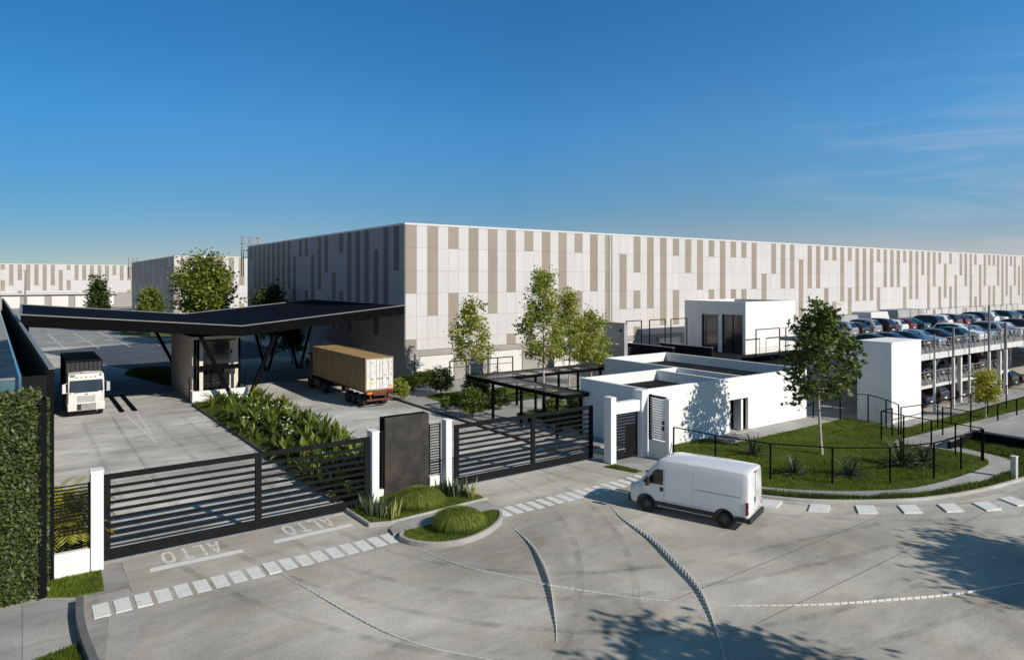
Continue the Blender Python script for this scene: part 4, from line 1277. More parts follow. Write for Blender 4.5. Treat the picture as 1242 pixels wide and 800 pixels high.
def deck_rail(x0, x1, y, z, lean=True):
    mb = MB()
    n = int((x1 - x0) / 2.2)
    for i in range(n + 1):
        x = x0 + (x1 - x0) * i / n
        mb.bar((x, y, z), (x, y, z + 1.1), .06)
    mb.bar((x0, y, z + 1.1), (x1, y, z + 1.1), .06)
    for h in (.3, .55, .8): mb.bar((x0, y, z + h), (x1, y, z + h), .022)
    mb.build('railing', M['steelgrey'], t)
deck_rail(DX0, DX1, DY0 + .07, TZ + .06); deck_rail(DX0, 78, DY0 + 1.12, MZ + .04); deck_rail(92, DX1, DY1 + .12, TZ + 1.0)
for y, z in ((DY0 + .10, TZ + .08), (DY0 + 1.16, MZ + .06)):
    mb = MB()                            # thin white diagonal bars along the railings
    for i in range(26):
        x = DX0 + .3 + i * .85
        mb.bar((x, y, z + .95), (x + .85, y, z), .03)
    mb.build('diagonal_bars', M['steelwhite'], t)
# ramp stair to the middle floor
mb = MB()
for i in range(9): mb.box(64.5 + i * .32, 64.85 + i * .32, 27.3, 28.6, MZ + .3 * i, MZ + .3 * i + .06)
mb.bar((64.4, 27.25, MZ), (67.6, 27.25, TZ - .1), .06, .3); mb.bar((64.4, 28.65, MZ), (67.6, 28.65, TZ - .1), .06, .3)
mb.bar((64.4, 27.25, MZ + 1), (67.6, 27.25, TZ + .9), .05)
mb.build('stair', M['steelwhite'], t)
for i, (x, top_, wlow) in enumerate(((58.4, 6.2, .09), (61.8, 6.6, .13), (64.9, 6.8, .09), (69.0, 8.2, .13), (72.7, 6.6, .2), (78.2, 6.4, .12), (84.5, 7.6, .12), (91.5, 6.4, .12))):
    s_ = thing('steel_post', 'thin tall post along the front of the parking deck, grey above and white below', 'post', (x, 24.3, 0), 0, 'posts along the parking deck front')
    MB().bar((x, 24.3, 0.1), (x, 24.3, TZ - .45), wlow + .06).build('lower_shaft', M['steelwhite'], s_)
    MB().bar((x, 24.3, TZ - .449), (x, 24.3, top_), wlow).build('upper_shaft', M['steelgrey'], s_)
for lab, x0, y0, ln, hh, m_ in (('low white plant unit behind the rear row of cars', 86, 43, 5, 1.6, 'steelwhite'), ('long grey plant unit behind the rear row of cars', 93, 43, 8, 1.7, 'greywall'), ('short grey plant unit left of the white one behind the cars', 79, 43, 4.5, 1.4, 'greywall')):
    s_ = thing('plant_unit', lab, 'plant unit', (x0, y0, 0))
    mb = MB(); z0 = TZ + .2
    mb.add([(x0, y0, z0), (x0 + ln, y0, z0), (x0 + ln, y0 + 3, z0), (x0, y0 + 3, z0), (x0 + .5, y0 + .3, z0 + hh), (x0 + ln - .3, y0 + .3, z0 + hh), (x0 + ln - .3, y0 + 2.7, z0 + hh), (x0 + .5, y0 + 2.7, z0 + hh)],
           [(3, 2, 1, 0), (4, 5, 6, 7), (0, 1, 5, 4), (1, 2, 6, 5), (2, 3, 7, 6), (3, 0, 4, 7)])
    mb.build('casing', M[m_], s_, bevel=.05)
    MB().box(x0 + .2, x0 + ln - .2, y0 + .2, y0 + 2.8, 0, TZ + .198).build('base', M['greywall'], s_)

# ------------------------------------------------------------------ lawn fences, platform, bollard
def rail_fence(label, pts, h=1.85, z=.09, posts=None):
    t = thing('railing_fence', label, 'fence', (pts[0][0], pts[0][1], z))
    for i, (x, y) in enumerate(pts):
        MB().box(x - .035, x + .035, y - .035, y + .035, z - .05, z + h).build('post', M['black'], t)
    mb = MB()
    for a, b in zip(pts, pts[1:]): mb.bar((a[0], a[1], z + h), (b[0], b[1], z + h), .06, .05)
    mb.build('top_rail', M['black'], t)
    mb = MB()
    for a, b in zip(pts, pts[1:]):
        for q in range(1, 12): mb.bar((a[0], a[1], z + h * q / 12), (b[0], b[1], z + h * q / 12), .005)
    mb.build('wire_infill', M['black'], t)
    return t
rail_fence('thin black wire fence along the curved front of the right lawn', [(30.75, 26.75), (31.0, 24.0), (31.75, 21.1), (33.55, 18.75), (35.96, 17.05), (38.87, 16.2), (41.71, 16.02), (44.8, 16.06)])
rail_fence('thin black wire fence crossing the lawn from the curved corner to the tower', [(44.95, 16.2), (45.05, 17.6), (45.0, 18.9), (45.2, 20.6), (45.45, 22.1), (47.1, 22.2)])
rail_fence('thin black wire fence between the sloping path and the parking deck', [(47.9, 22.0), (50.1, 21.6), (52.3, 21.55), (54.3, 21.5), (57.7, 21.5), (60.8, 21.5), (64.5, 21.5), (69, 21.5)])
rail_fence('thin black wire fence in front of the white tower, from gatehouse to lawn', [(48.5, 28.6), (49.2, 26.9), (50.3, 25.4), (49.2, 23.6), (47.9, 22.15)], 2.0)
rail_fence('thin black wire fence along the raised platform edge', [(50.0, 20.3), (49.75, 18.55), (54.3, 18.6), (57.7, 18.6), (61, 18.6)], 1.9)
t = thing('platform', 'dark raised concrete platform with a pale top beside the sloping path', 'platform', (60, 15.5, 0))
MB().box(49.45, 88, 13.0, 18.35, 0, .80).build('wall', M['darkpanel'], t)
MB().box(49.4, 88, 12.95, 18.4, .802, .93).build('top_slab', M['walk'], t)
t = thing('retaining_kerb', 'black retaining edge with a grey capping below the sloping path', 'retaining wall', (47.5, 17.5, 0))
mb = MB(); mb.bar((46.3, 18.45, .25), (49.35, 18.4, .45), .16, .55); mb.build('wall', M['darkpanel'], t)
mb = MB(); mb.bar((46.3, 18.45, .56), (49.35, 18.4, .76), .2, .06); mb.build('capping', M['steelgrey'], t)
t = thing('bollard', 'short pale square bollard on the verge at the right edge', 'bollard', (42.3, 13.75, 0))
MB().box(42.17, 42.45, 13.62, 13.88, .05, 1.2).build('shaft', M['bollard'], t, bevel=.02)
MB().box(42.15, 42.47, 13.6, 13.9, 1.202, 1.26).build('cap', M['steelwhite'], t, bevel=.01)
t = thing('lamp_post', 'slender grey lamp post in front of the farthest warehouse', 'lamp post', (.7, 245, 0))
t2 = MB(); t2.tube([(.7, 245, 0), (.7, 245, 6), (.7, 245, 13)], [.28, .22, .14], 8); t2.build('pole', M['steelgrey'], t)
MB().box(.1, 1.3, 244.8, 245.2, 13.0, 13.18).build('lamp_head', M['steelgrey'], t)

# ------------------------------------------------------------------ vehicles
def evaluated(o):
    dg = bpy.context.evaluated_depsgraph_get(); dg.update()
    return bpy.data.meshes.new_from_object(o.evaluated_get(dg))

def loft_body(name, stations, mat, parent, wells=(), well_r=.4, well_w=.3, half=1.0, smooth=32):
    """stations: (x, [(y, z) ... from bottom centre to top centre]); mirrored left to right"""
    bm = bmesh.new()
    rings = []
    for x, prof in stations:
        right = [(-y, z) for y, z in prof]
        full = prof + right[::-1][1 if prof[-1][0] == 0 else 0:]
        full = full[:-1] if prof[0][0] == 0 else full
        rings.append([bm.verts.new((x, y, z)) for y, z in full])
    n = len(rings[0])
    for a, b in zip(rings, rings[1:]):
        for i in range(n):
            j = (i + 1) % n
            bm.faces.new((a[i], a[j], b[j], b[i]))
    bm.faces.new(rings[0]); bm.faces.new(rings[-1][::-1])
    bmesh.ops.recalc_face_normals(bm, faces=bm.faces)
    me = bpy.data.meshes.new(name); bm.to_mesh(me); bm.free()
    me.materials.append(mat)
    o = link(bpy.data.objects.new(name, me))
    if wells:
        cut = MB()
        for x, z in wells:
            for sg in (-1, 1):
                prof = [(0.001, sg * (half - well_w)), (well_r, sg * (half - well_w)), (well_r, sg * (half + .3)), (0.001, sg * (half + .3))]
                k0 = len(cut.v)
                nn = 28
                ring0 = [(x + well_r * math.cos(TAU * i / nn), sg * (half - well_w), z + well_r * math.sin(TAU * i / nn)) for i in range(nn)]
                ring1 = [(a, sg * (half + .3), c) for a, b, c in ring0]
                if sg < 0: ring0, ring1 = ring1, ring0
                cut.add(ring0 + ring1, [tuple(range(nn)), tuple(range(2 * nn - 1, nn - 1, -1))] + [(i, nn + i, nn + (i + 1) % nn, (i + 1) % nn) for i in range(nn)])
        co = cut.build('cutter', M['plastic'])
        bmc = bmesh.new(); bmc.from_mesh(co.data); bmesh.ops.recalc_face_normals(bmc, faces=bmc.faces); bmc.to_mesh(co.data); bmc.free()
        md = o.modifiers.new('cut', 'BOOLEAN'); md.object = co; md.operation = 'DIFFERENCE'; md.solver = 'EXACT'
        me2 = evaluated(o)
        o.modifiers.clear(); old = o.data; o.data = me2; bpy.data.meshes.remove(old)
        bpy.data.objects.remove(co)
        me2.name = name
        me2.materials.clear(); me2.materials.append(mat)
    o.data.shade_smooth(); o.data.set_sharp_from_angle(angle=R(smooth))
    o.parent = parent
    return o

def bvh_of(o):
    me = o.data
    return BVHTree.FromPolygons([v.co.copy() for v in me.vertices], [tuple(p.vertices) for p in me.polygons])

def decal(name, bvh, poly, axis, sign, off, mat, parent, cuts=3, smooth=True, thick=0):
    """panel that follows the body: 2D outline projected along an axis, set slightly proud"""
    bm = bmesh.new()
    if axis == 'y': vs_ = [bm.verts.new((p[0], sign * 3, p[1])) for p in poly]
    elif axis == 'x': vs_ = [bm.verts.new((sign * 9, p[0], p[1])) for p in poly]
    else: vs_ = [bm.verts.new((p[0], p[1], 9)) for p in poly]
    f = bm.faces.new(vs_)
    bmesh.ops.triangulate(bm, faces=[f])
    bmesh.ops.subdivide_edges(bm, edges=bm.edges[:], cuts=cuts, use_grid_fill=True)
    d = Vector((0, -sign, 0)) if axis == 'y' else (Vector((-sign, 0, 0)) if axis == 'x' else Vector((0, 0, -1)))
    for v in bm.verts:
        h, nrm, i, dist = bvh.ray_cast(v.co, d)
        if h is None:
            h, nrm, i, dist = bvh.find_nearest(v.co + d * (2 if axis != 'x' else 6.5))
        v.co = h - d * off
    bmesh.ops.recalc_face_normals(bm, faces=bm.faces)
    me = bpy.data.meshes.new(name); bm.to_mesh(me); bm.free()
    me.materials.append(mat)
    if smooth: me.shade_smooth()
    return link(bpy.data.objects.new(name, me), parent)

def wheel_parts(parent, x, y, r, w, sg, rim=None, name='wheel', nsp=7):
    mb = MB()
    prof = [(r * .62, -w / 2), (r * .93, -w / 2), (r, -w * .32), (r, w * .32), (r * .93, w / 2), (r * .62, w / 2)]
    mb.lathe((x, y, r), prof, 26)
    o = mb.build(name, M['tyre'], parent, world=False, smooth=40)
    rb = MB()
    rb.lathe((x, y, r), [(.001, sg * w * .22), (r * .18, sg * w * .36), (r * .24, sg * w * .2), (r * .52, sg * w * .10), (r * .60, sg * w * .40), (r * .66, sg * w * .42), (r * .64, -sg * w * .3), (.001, -sg * w * .3)], 20)
    for k in range(nsp):
        a = TAU * k / nsp
        rb.bar((x + r * .15 * math.cos(a), y + sg * w * .28, r + r * .15 * math.sin(a)), (x + r * .6 * math.cos(a), y + sg * w * .36, r + r * .6 * math.sin(a)), r * .13, .03)
    rb.build('rim', rim or M['rim'], o, world=False, smooth=40)
    return o

# --- the white van
van = thing('panel_van', 'white high-roof panel van turning on the court, seen from its left rear', 'van', (24.50, 20.17, 0), math.atan2(.947, -.322))
def vprof(zb, zt, w, bw=1.0):
    """half section, bottom centre to top centre"""
    belt = 1.08
    out = [(0, zb), (w * .90 * bw, zb), (w * .985 * bw, zb + .10), (w, .62), (w, .9)]
    up = max(zt - belt, .02)
    if zt > 1.5:
        out += [(w * .995, belt), (w * .975, belt + up * .35), (w * .945, belt + up * .66), (w * .92, belt + up * .84), (w * .885, belt + up * .93), (w * .82, belt + up * .975), (w * .6, zt - .004), (0, zt + .02)]
    else:
        out += [(w * .99, belt - .16 + up * .2), (w * .975, belt - .12 + up * .4), (w * .95, belt - .08 + up * .6), (w * .91, belt - .05 + up * .75), (w * .84, belt - .03 + up * .9), (w * .7, belt - .02 + up * .97), (w * .45, zt - .004), (0, zt + .012)]
    return out
st = [(-2.72, vprof(.46, 2.40, .945)), (-2.695, vprof(.40, 2.45, .985)), (-2.63, vprof(.36, 2.475, 1.012)), (-2.45, vprof(.34, 2.49, 1.022)), (-1.4, vprof(.34, 2.515, 1.025)), (-.2, vprof(.34, 2.52, 1.025)),
      (.85, vprof(.34, 2.50, 1.022)), (1.2, vprof(.34, 2.44, 1.018)), (1.42, vprof(.34, 2.30, 1.014)), (1.62, vprof(.34, 2.06, 1.01)), (1.85, vprof(.34, 1.76, 1.005)), (2.04, vprof(.34, 1.52, 1.0)), (2.16, vprof(.33, 1.38, .995)),
      (2.4, vprof(.32, 1.26, .98)), (2.6, vprof(.32, 1.12, .94)), (2.70, vprof(.34, .98, .86)), (2.735, vprof(.40, .90, .76))]
WB = (-1.72, 1.82)
body = loft_body('body', st, M['vanwhite'], van, [(WB[0], .36), (WB[1], .36)], .42, .32, 1.02, 30)
bv = bvh_of(body)
for sg in (1, -1):
    decal('side_window', bv, [(1.02, 1.34), (1.62, 1.34), (1.78, 1.46), (1.52, 1.86), (1.34, 2.0), (1.02, 2.02)], 'y', sg, .006, M['carglass'], van, 4)
    decal('quarter_window', bv, [(1.68, 1.33), (2.02, 1.33), (2.0, 1.38), (1.86, 1.55), (1.76, 1.52)], 'y', sg, .007, M['carglass'], van, 3)
    decal('side_moulding', bv, [(-1.28, .40), (1.38, .40), (1.38, .60), (-1.28, .60)], 'y', sg, .022, M['plastic'], van, 5)
    decal('rear_moulding', bv, [(-2.66, .38), (-2.18, .38), (-2.18, .62), (-2.66, .62)], 'y', sg, .022, M['plastic'], van, 3)
    mbs = []
    for x in (.96, 2.05): mbs.append([(x, .62), (x + .012, .62), (x + .012, 2.05 if x < 1 else 1.3), (x, 2.05 if x < 1 else 1.3)])
    for q in mbs: decal('door_gap', bv, q, 'y', sg, .004, M['plastic'], van, 4)
    decal('door_gap', bv, [(-.35, .64), (-.34, .64), (-.34, 2.16), (-.35, 2.16)], 'y', sg, .004, M['steelgrey'], van, 4)
    decal('door_gap', bv, [(-2.5, .66), (.92, .66), (.92, .672), (-2.5, .672)], 'y', sg, .004, M['steelgrey'], van, 4)
    decal('panel_swage', bv, [(-2.35, 1.16), (.86, 1.16), (.86, 1.20), (-2.35, 1.20)], 'y', sg, .012, M['vanwhite'], van, 4)
    decal('slide_rail', bv, [(-2.4, 1.40), (-.45, 1.40), (-.45, 1.425), (-2.4, 1.425)], 'y', sg, .008, M['steelgrey'], van, 4)
    for wx in WB:
        mb = MB(); nn = 20; vs_ = []
        for i in range(nn + 1):
            a = math.pi * i / nn * 1.12 - .19
            for rr in (.405, .475):
                vs_.append((wx + rr * math.cos(a), sg * 1.034, .36 + rr * math.sin(a)))
        fs = [(2 * i, 2 * i + 1, 2 * i + 3, 2 * i + 2) for i in range(nn)]
        k0 = len(vs_); vs_ += [(x, sg * .93, z) for x, y, z in vs_]
        fs += [(k0 + 2 * i, k0 + 2 * i + 2, k0 + 2 * i + 3, k0 + 2 * i + 1) for i in range(nn)] + [(2 * i + 1, k0 + 2 * i + 1, k0 + 2 * i + 3, 2 * i + 3) for i in range(nn)] + [(2 * i, 2 * i + 2, k0 + 2 * i + 2, k0 + 2 * i) for i in range(nn)]
        mb.add(vs_, fs); mb.build('arch_trim', M['plastic'], van, world=False)
        wheel_parts(van, wx, sg * .90, .345, .235, sg)
    mb = MB(); mb.box(1.0, 1.17, *sorted((sg * 1.012, sg * 1.045)), 1.07, 1.24); mb.build('door_handle', M['plastic'], van, world=False, bevel=.01)
    mb = MB(); mb.bar((1.78, sg * 1.0, 1.42), (1.74, sg * 1.14, 1.46), .06); mb.box(1.62, 1.76, *sorted((sg * 1.08, sg * 1.30)), 1.28, 1.66); mb.build('mirror', M['plastic'], van, world=False, bevel=.03, seg=2)
    mb = MB(); mb.box(-2.722, -2.62, *sorted((sg * .90, sg * 1.028)), .72, 1.25); o = mb.build('tail_light', M['red'], van, world=False, bevel=.015)
    MB().box(-2.728, -2.715, *sorted((sg * .915, sg * 1.0)), .90, 1.0).build('reverse_lens', M['lens'], o, world=False)
    mb = MB(); mb.box(2.35, 2.66, *sorted((sg * .62, sg * .93)), .92, 1.14); mb.build('headlight', M['lens'], van, world=False, bevel=.03)
mb = MB(); mb.box(-2.82, -2.60, -.99, .99, .36, .60); mb.build('rear_bumper', M['plastic'], van, world=False, bevel=.03, seg=2)
mb = MB(); mb.box(2.5, 2.80, -.9, .9, .28, .72); mb.build('front_bumper', M['plastic'], van, world=False, bevel=.08, seg=3)
mb = MB(); mb.box(2.62, 2.78, -.55, .55, .74, .90); mb.build('grille', M['plastic'], van, world=False, bevel=.02)
mb = MB(); mb.box(-2.735, -2.70, -.006, .006, .66, 2.3); mb.build('rear_door_gap', M['steelgrey'], van, world=False)
mb = MB(); mb.box(-2.76, -2.71, .05, .13, 1.08, 1.3); mb.build('rear_door_handle', M['plastic'], van, world=False, bevel=.01)
mb = MB(); mb.box(-2.735, -2.70, -.26, .26, .74, .86); mb.build('number_plate', M['steelwhite'], van, world=False)
mb = MB(); mb.box(-2.74, -2.66, -.16, .16, 2.30, 2.37); mb.build('high_brake_light', M['red'], van, world=False, bevel=.01)
decal('windscreen', bv, [(-.86, 1.45), (.86, 1.45), (.80, 2.2), (-.80, 2.2)], 'x', 1, .008, M['carglass'], van, 4)

# --- parked cars
def cprof(zb, zt, w, wt, belt):
    b = min(belt, zt - .03)
    out = [(0, zb), (w * .86, zb), (w * .95, zb + .06), (w, zb + .22), (w, b - .16), (w * .965, b)]
    if zt > belt + .1:
        out += [(w * .965 * .6 + wt * .4 - .01, b + (zt - b) * .45), (wt, b + (zt - b) * .86), (wt - .10, zt - .025), (wt * .5, zt), (0, zt + .01)]
    else:
        out += [(w * .93, b + (zt - b) * .3), (w * .86, b + (zt - b) * .65), (w * .72, zt - .01), (w * .45, zt), (0, zt + .008)]
    return out
def make_car(kind, paint):
    t = thing('parked_car', 'x', 'car', (0, 0, 0))
    if kind == 'sedan':
        B = .90; st = [(-2.22, .35, .72, .70, .5), (-2.15, .24, .93, .82, .5), (-1.75, .2, 1.0, .88, .6), (-1.55, .2, 1.02, .89, .6), (-.85, .2, 1.37, .89, .60), (-.4, .2, 1.43, .89, .62), (.15, .2, 1.42, .89, .62), (.55, .2, 1.33, .89, .60), (1.15, .2, .97, .88, .6), (1.8, .2, .86, .86, .6), (2.15, .24, .74, .78, .5), (2.24, .35, .62, .66, .5)]
        side = [(-1.25, .94), (.85, .93), (.45, 1.29), (-.35, 1.36), (-.85, 1.30)]; rear = ((-.60, .99), (.60, .99), (.50, 1.30), (-.50, 1.30)); front = ((-.66, .99), (.66, .99), (.54, 1.30), (-.54, 1.30)); wh_ = (-1.32, 1.36); tl = (.66, .88)
    elif kind == 'hatch':
        B = .92; st = [(-1.92, .35, .85, .74, .5), (-1.88, .24, 1.0, .83, .55), (-1.72, .2, 1.16, .87, .58), (-1.42, .2, 1.42, .88, .6), (-.9, .2, 1.49, .885, .62), (-.2, .2, 1.50, .885, .63), (.35, .2, 1.42, .885, .62), (.7, .2, 1.24, .88, .6), (1.05, .2, 1.0, .87, .6), (1.6, .2, .89, .85, .6), (1.92, .24, .76, .78, .5), (2.0, .35, .62, .66, .5)]
        side = [(-1.5, .97), (.75, .96), (.32, 1.35), (-.3, 1.42), (-1.0, 1.41), (-1.38, 1.3)]; rear = ((-.6, 1.03), (.6, 1.03), (.52, 1.38), (-.52, 1.38)); front = ((-.66, 1.03), (.66, 1.03), (.54, 1.36), (-.54, 1.36)); wh_ = (-1.22, 1.26); tl = (.74, 1.0)
    else:
        B = 1.02; st = [(-2.18, .38, .9, .78, .55), (-2.14, .28, 1.1, .88, .58), (-2.0, .24, 1.34, .91, .62), (-1.75, .24, 1.62, .92, .66), (-1.2, .24, 1.71, .92, .67), (-.2, .24, 1.72, .92, .67), (.35, .24, 1.64, .92, .66), (.8, .24, 1.38, .915, .63), (1.12, .24, 1.12, .91, .6), (1.75, .24, 1.03, .89, .6), (2.12, .28, .9, .82, .55), (2.22, .38, .74, .7, .5)]
        side = [(-1.8, 1.07), (.82, 1.06), (.4, 1.5), (-.2, 1.61), (-1.3, 1.61), (-1.66, 1.5)]; rear = ((-.64, 1.12), (.64, 1.12), (.58, 1.56), (-.58, 1.56)); front = ((-.7, 1.16), (.7, 1.16), (.58, 1.56), (-.58, 1.56)); wh_ = (-1.34, 1.36); tl = (.82, 1.12)
    r = .31 if kind != 'suv' else .36
    body = loft_body('body', [(x, cprof(zb, zt, w_, wt, B)) for x, zb, zt, w_, wt in st], paint, t, [(wh_[0], r), (wh_[1], r)], r + .05, .26, .9, 34)
    body.material_slots[0].link = 'OBJECT'; body.material_slots[0].material = paint
    bv = bvh_of(body)
    for sg in (1, -1):
        decal('side_window', bv, side, 'y', sg, .008, M['carglass'], t, 4)
        for wx in wh_: wheel_parts(t, wx, sg * .79, r, .2, sg, M['rimlight'], nsp=5)
        decal('tail_light', bv, [(sg * .60, tl[0] + .05), (sg * .84, tl[0] + .04), (sg * .84, tl[1]), (sg * .64, tl[1])], 'x', -1, .012, M['red'], t, 2)
        decal('headlight', bv, [(sg * .48, tl[0] - .08), (sg * .82, tl[0] - .04), (sg * .80, tl[0] + .08), (sg * .5, tl[0] + .06)], 'x', 1, .012, M['lens'], t, 2)
        MB().box(.55, .72, *sorted((sg * .88, sg * 1.03)), B + .02, B + .15).build('mirror', M['plastic'], t, world=False, bevel=.02)
    decal('rear_window', bv, rear, 'x', -1, .008, M['carglass'], t, 3)
    decal('windscreen', bv, front, 'x', 1, .008, M['carglass'], t, 3)
    mb = MB(); x0 = st[0][0]
    mb.box(x0 - .02, x0 + .12, -.25, .25, .50, .62); mb.build('number_plate', M['steelwhite'], t, world=False)
    decal('lower_bumper', bv, [(-.72, .38), (.72, .38), (.72, .50), (-.72, .50)], 'x', -1, .015, M['plastic'], t, 2)
    return t
def paint(name, c, metal=.3):
    return simple('paint_' + name, c, .28, metal, .04, 1, world=False, coat=.7)
PAINT = {'white': paint('white', (.72, .72, .71), 0), 'silver': paint('silver', (.46, .47, .49), .6), 'black': paint('black', (.012, .012, .014)), 'dark grey': paint('dark_grey', (.06, .062, .068), .5),
         'red': paint('red', (.20, .012, .014)), 'dark red': paint('dark_red', (.12, .012, .014)), 'navy': paint('navy', (.018, .03, .075)), 'teal': paint('teal', (.02, .085, .095)), 'pale blue': paint('pale_blue', (.30, .38, .50), .4), 'bronze': paint('bronze', (.26, .22, .15), .5)}
KIND = {'sedan': 'saloon car', 'hatch': 'hatchback', 'suv': 'tall wagon'}
CARS = {k: make_car(k, PAINT['white']) for k in KIND}
first = dict(CARS)
ORD = ['first', 'second', 'third', 'fourth', 'fifth', 'sixth', 'seventh', 'eighth', 'ninth', 'tenth', 'eleventh', 'twelfth', 'thirteenth', 'fourteenth', 'fifteenth', 'sixteenth', 'seventeenth', 'eighteenth', 'nineteenth', 'twentieth']
def put_car(kind, colour, x, y, z, ang, label, group):
    if kind in first: t = first.pop(kind)
    else: t = copy_tree(CARS[kind])
    t.location = (x, y, z); t.rotation_euler = (0, 0, ang)
    for ch in t.children:
        if ch.name.startswith('body'): ch.material_slots[0].material = PAINT[colour]
    t['label'] = label; t['group'] = group
rc = random.Random(9)
rear_row = [('hatch', 'white'), ('suv', 'silver'), ('hatch', 'dark grey'), ('suv', 'silver'), ('suv', 'black'), ('hatch', 'white'), ('hatch', 'red'), ('sedan', 'teal'), ('suv', 'black'), ('suv', 'white'), ('suv', 'dark grey'), ('hatch', 'dark red'), ('hatch', 'silver'), ('suv', 'black'), ('suv', 'white'), ('sedan', 'white'), ('suv', 'teal'), ('hatch', 'bronze'), ('sedan', 'black'), ('hatch', 'silver')]
for i, (k, c) in enumerate(rear_row):
    put_car(k, c, 64.6 + i * 2.78, 37.7 + rc.uniform(-.25, .25), TZ, R(90) + rc.uniform(-.02, .02), '%s %s, %s from left in the rear row of the upper deck' % (c, KIND[k], ORD[i]), 'cars in the rear row of the upper deck')
front_row = [('sedan', 'black'), ('sedan', 'navy'), ('sedan', 'navy'), ('sedan', 'pale blue'), ('sedan', 'dark grey'), ('hatch', 'teal'), ('suv', 'white'), ('sedan', 'pale blue'), ('suv', 'silver'), ('sedan', 'navy'), ('sedan', 'white'), ('suv', 'dark grey'), ('hatch', 'teal'), ('suv', 'black')]
for i, (k, c) in enumerate(front_row):
    put_car(k, c, 57.0 + i * 2.72, 28.6 + rc.uniform(-.2, .2), TZ, R(90 if i % 3 else -90) + rc.uniform(-.02, .02), '%s %s, %s from left in the front row of the upper deck' % (c, KIND[k], ORD[i]), 'cars in the front row of the upper deck')
mid_row = [('hatch', 'teal'), ('sedan', 'dark grey'), ('suv', 'black'), ('sedan', 'navy'), ('hatch', 'silver'), ('sedan', 'dark grey'), ('suv', 'black')]
for i, (k, c) in enumerate(mid_row):
    put_car(k, c, 57.4 + i * 2.9, 29.0, MZ, R(90) + rc.uniform(-.02, .02), '%s %s, %s from left on the middle floor of the deck' % (c, KIND[k], ORD[i]), 'cars on the middle floor of the deck')
low_row = [('hatch', 'teal'), ('sedan', 'navy'), ('suv', 'dark grey'), ('sedan', 'black'), ('sedan', 'silver'), ('sedan', 'white'), ('hatch', 'white'), ('suv', 'black'), ('sedan', 'dark grey')]
for i, (k, c) in enumerate(low_row):
    put_car(k, c, 57.4 + i * 2.95, 27.6 + rc.uniform(-.2, .2), 0, R(90 if k != 'hatch' else 90) + rc.uniform(-.02, .02), '%s %s, %s from left on the ground under the deck' % (c, KIND[k], ORD[i]), 'cars on the ground under the deck')

# --- white lorry with a black box, coming towards the gate
lo = thing('lorry', 'white cab-over lorry with a black box body driving out of the yard', 'lorry', (4.0, 61.6, 0), -math.pi / 2)
# local frame: x forward (front face at x = 0), y left, z up
def cabprof(w, zb, zt, r=.12):
    return [(0, zb), (w - .05, zb), (w, zb + .08), (w, 1.4), (w * .995, zt - .45), (w * .97, zt - r), (w * .93, zt - .04), (w * .8, zt), (0, zt + .02)]
cst = [(-2.05, cabprof(1.20, .62, 3.20)), (-1.9, cabprof(1.22, .60, 3.26)), (-.6, cabprof(1.22, .60, 3.30)), (-.32, cabprof(1.215, .60, 3.22)), (-.17, cabprof(1.20, .60, 2.98)), (-.10, cabprof(1.19, .60, 2.55)), (-.04, cabprof(1.18, .60, 2.0)), (0, cabprof(1.15, .62, 1.86))]
cst = [(x, [(y, z) for y, z in p]) for x, p in cst]
cab = loft_body('cab', cst, M['truckwhite'], lo, [(-1.05, .5)], .56, .34, 1.22, 30)
cb = bvh_of(cab)
decal('windscreen', cb, [(-1.06, 1.92), (1.06, 1.92), (1.02, 2.74), (-1.02, 2.74)], 'x', 1, .012, M['glassgrey'], lo, 4)
decal('windscreen_surround', cb, [(-1.12, 1.86), (1.12, 1.86), (1.08, 2.80), (-1.08, 2.80)], 'x', 1, .006, M['plastic'], lo, 4)
for sg in (1, -1):
    decal('side_window', cb, [(-1.5, 1.9), (-.35, 1.9), (-.42, 2.65), (-1.5, 2.65)], 'y', sg, .008, M['carglass'], lo, 3)
    mb = MB(); mb.box(-.02, .07, *sorted((sg * .72, sg * 1.10)), .78, 1.06); mb.build('headlight', M['lens'], lo, world=False, bevel=.02)
    mb = MB(); mb.box(.0, .075, *sorted((sg * 1.1, sg * 1.2)), .80, 1.02); mb.build('indicator', M['amber'], lo, world=False, bevel=.01)
    mb = MB(); mb.bar((-.15, sg * 1.2, 2.62), (.05, sg * 1.44, 2.6), .04); mb.bar((-.15, sg * 1.2, 1.9), (.05, sg * 1.44, 1.95), .04); mb.box(-.06, .10, *sorted((sg * 1.33, sg * 1.56)), 1.88, 2.58); mb.build('mirror', M['truckwhite'] if sg < 0 else M['bollard'], lo, world=False, bevel=.04)
    mb = MB(); mb.bar((.02, sg * 1.05, 2.66), (.02, sg * 1.0, 1.75), .02); mb.build('grab_rail', M['plastic'], lo, world=False)
    for wx in (-1.05,): wheel_parts(lo, wx, sg * 1.0, .50, .32, sg, M['rim'])
    for wx in (-6.6, -8.0): wheel_parts(lo, wx, sg * .92, .50, .5, sg, M['rim'])
mb = MB(); mb.box(-.04, .035, -.58, .58, 1.16, 1.62)
mb.build('grille', M['steelgrey'], lo, world=False)
mb = MB()
for i in range(6): mb.box(.036, .06, -.58, .58, 1.19 + i * .075, 1.225 + i * .075)
mb.build('grille_bar', M['truckwhite'], lo, world=False)
MB().box(.0, .05, -.10, .10, 1.70, 1.78).build('emblem', M['steelgrey'], lo, world=False, bevel=.01)
mb = MB(); mb.box(-.2, .10, -1.22, 1.22, .50, 1.10); mb.build('bumper', M['truckwhite'], lo, world=False, bevel=.05, seg=2)
mb = MB(); mb.box(.101, .115, -.62, .62, .56, 1.02); mb.build('lower_grille', M['plastic'], lo, world=False)
mb = MB()
for i in range(5): mb.box(.116, .13, -.35, .60, .60 + i * .085, .635 + i * .085)
mb.build('grille_bar', M['steelwhite'], lo, world=False)
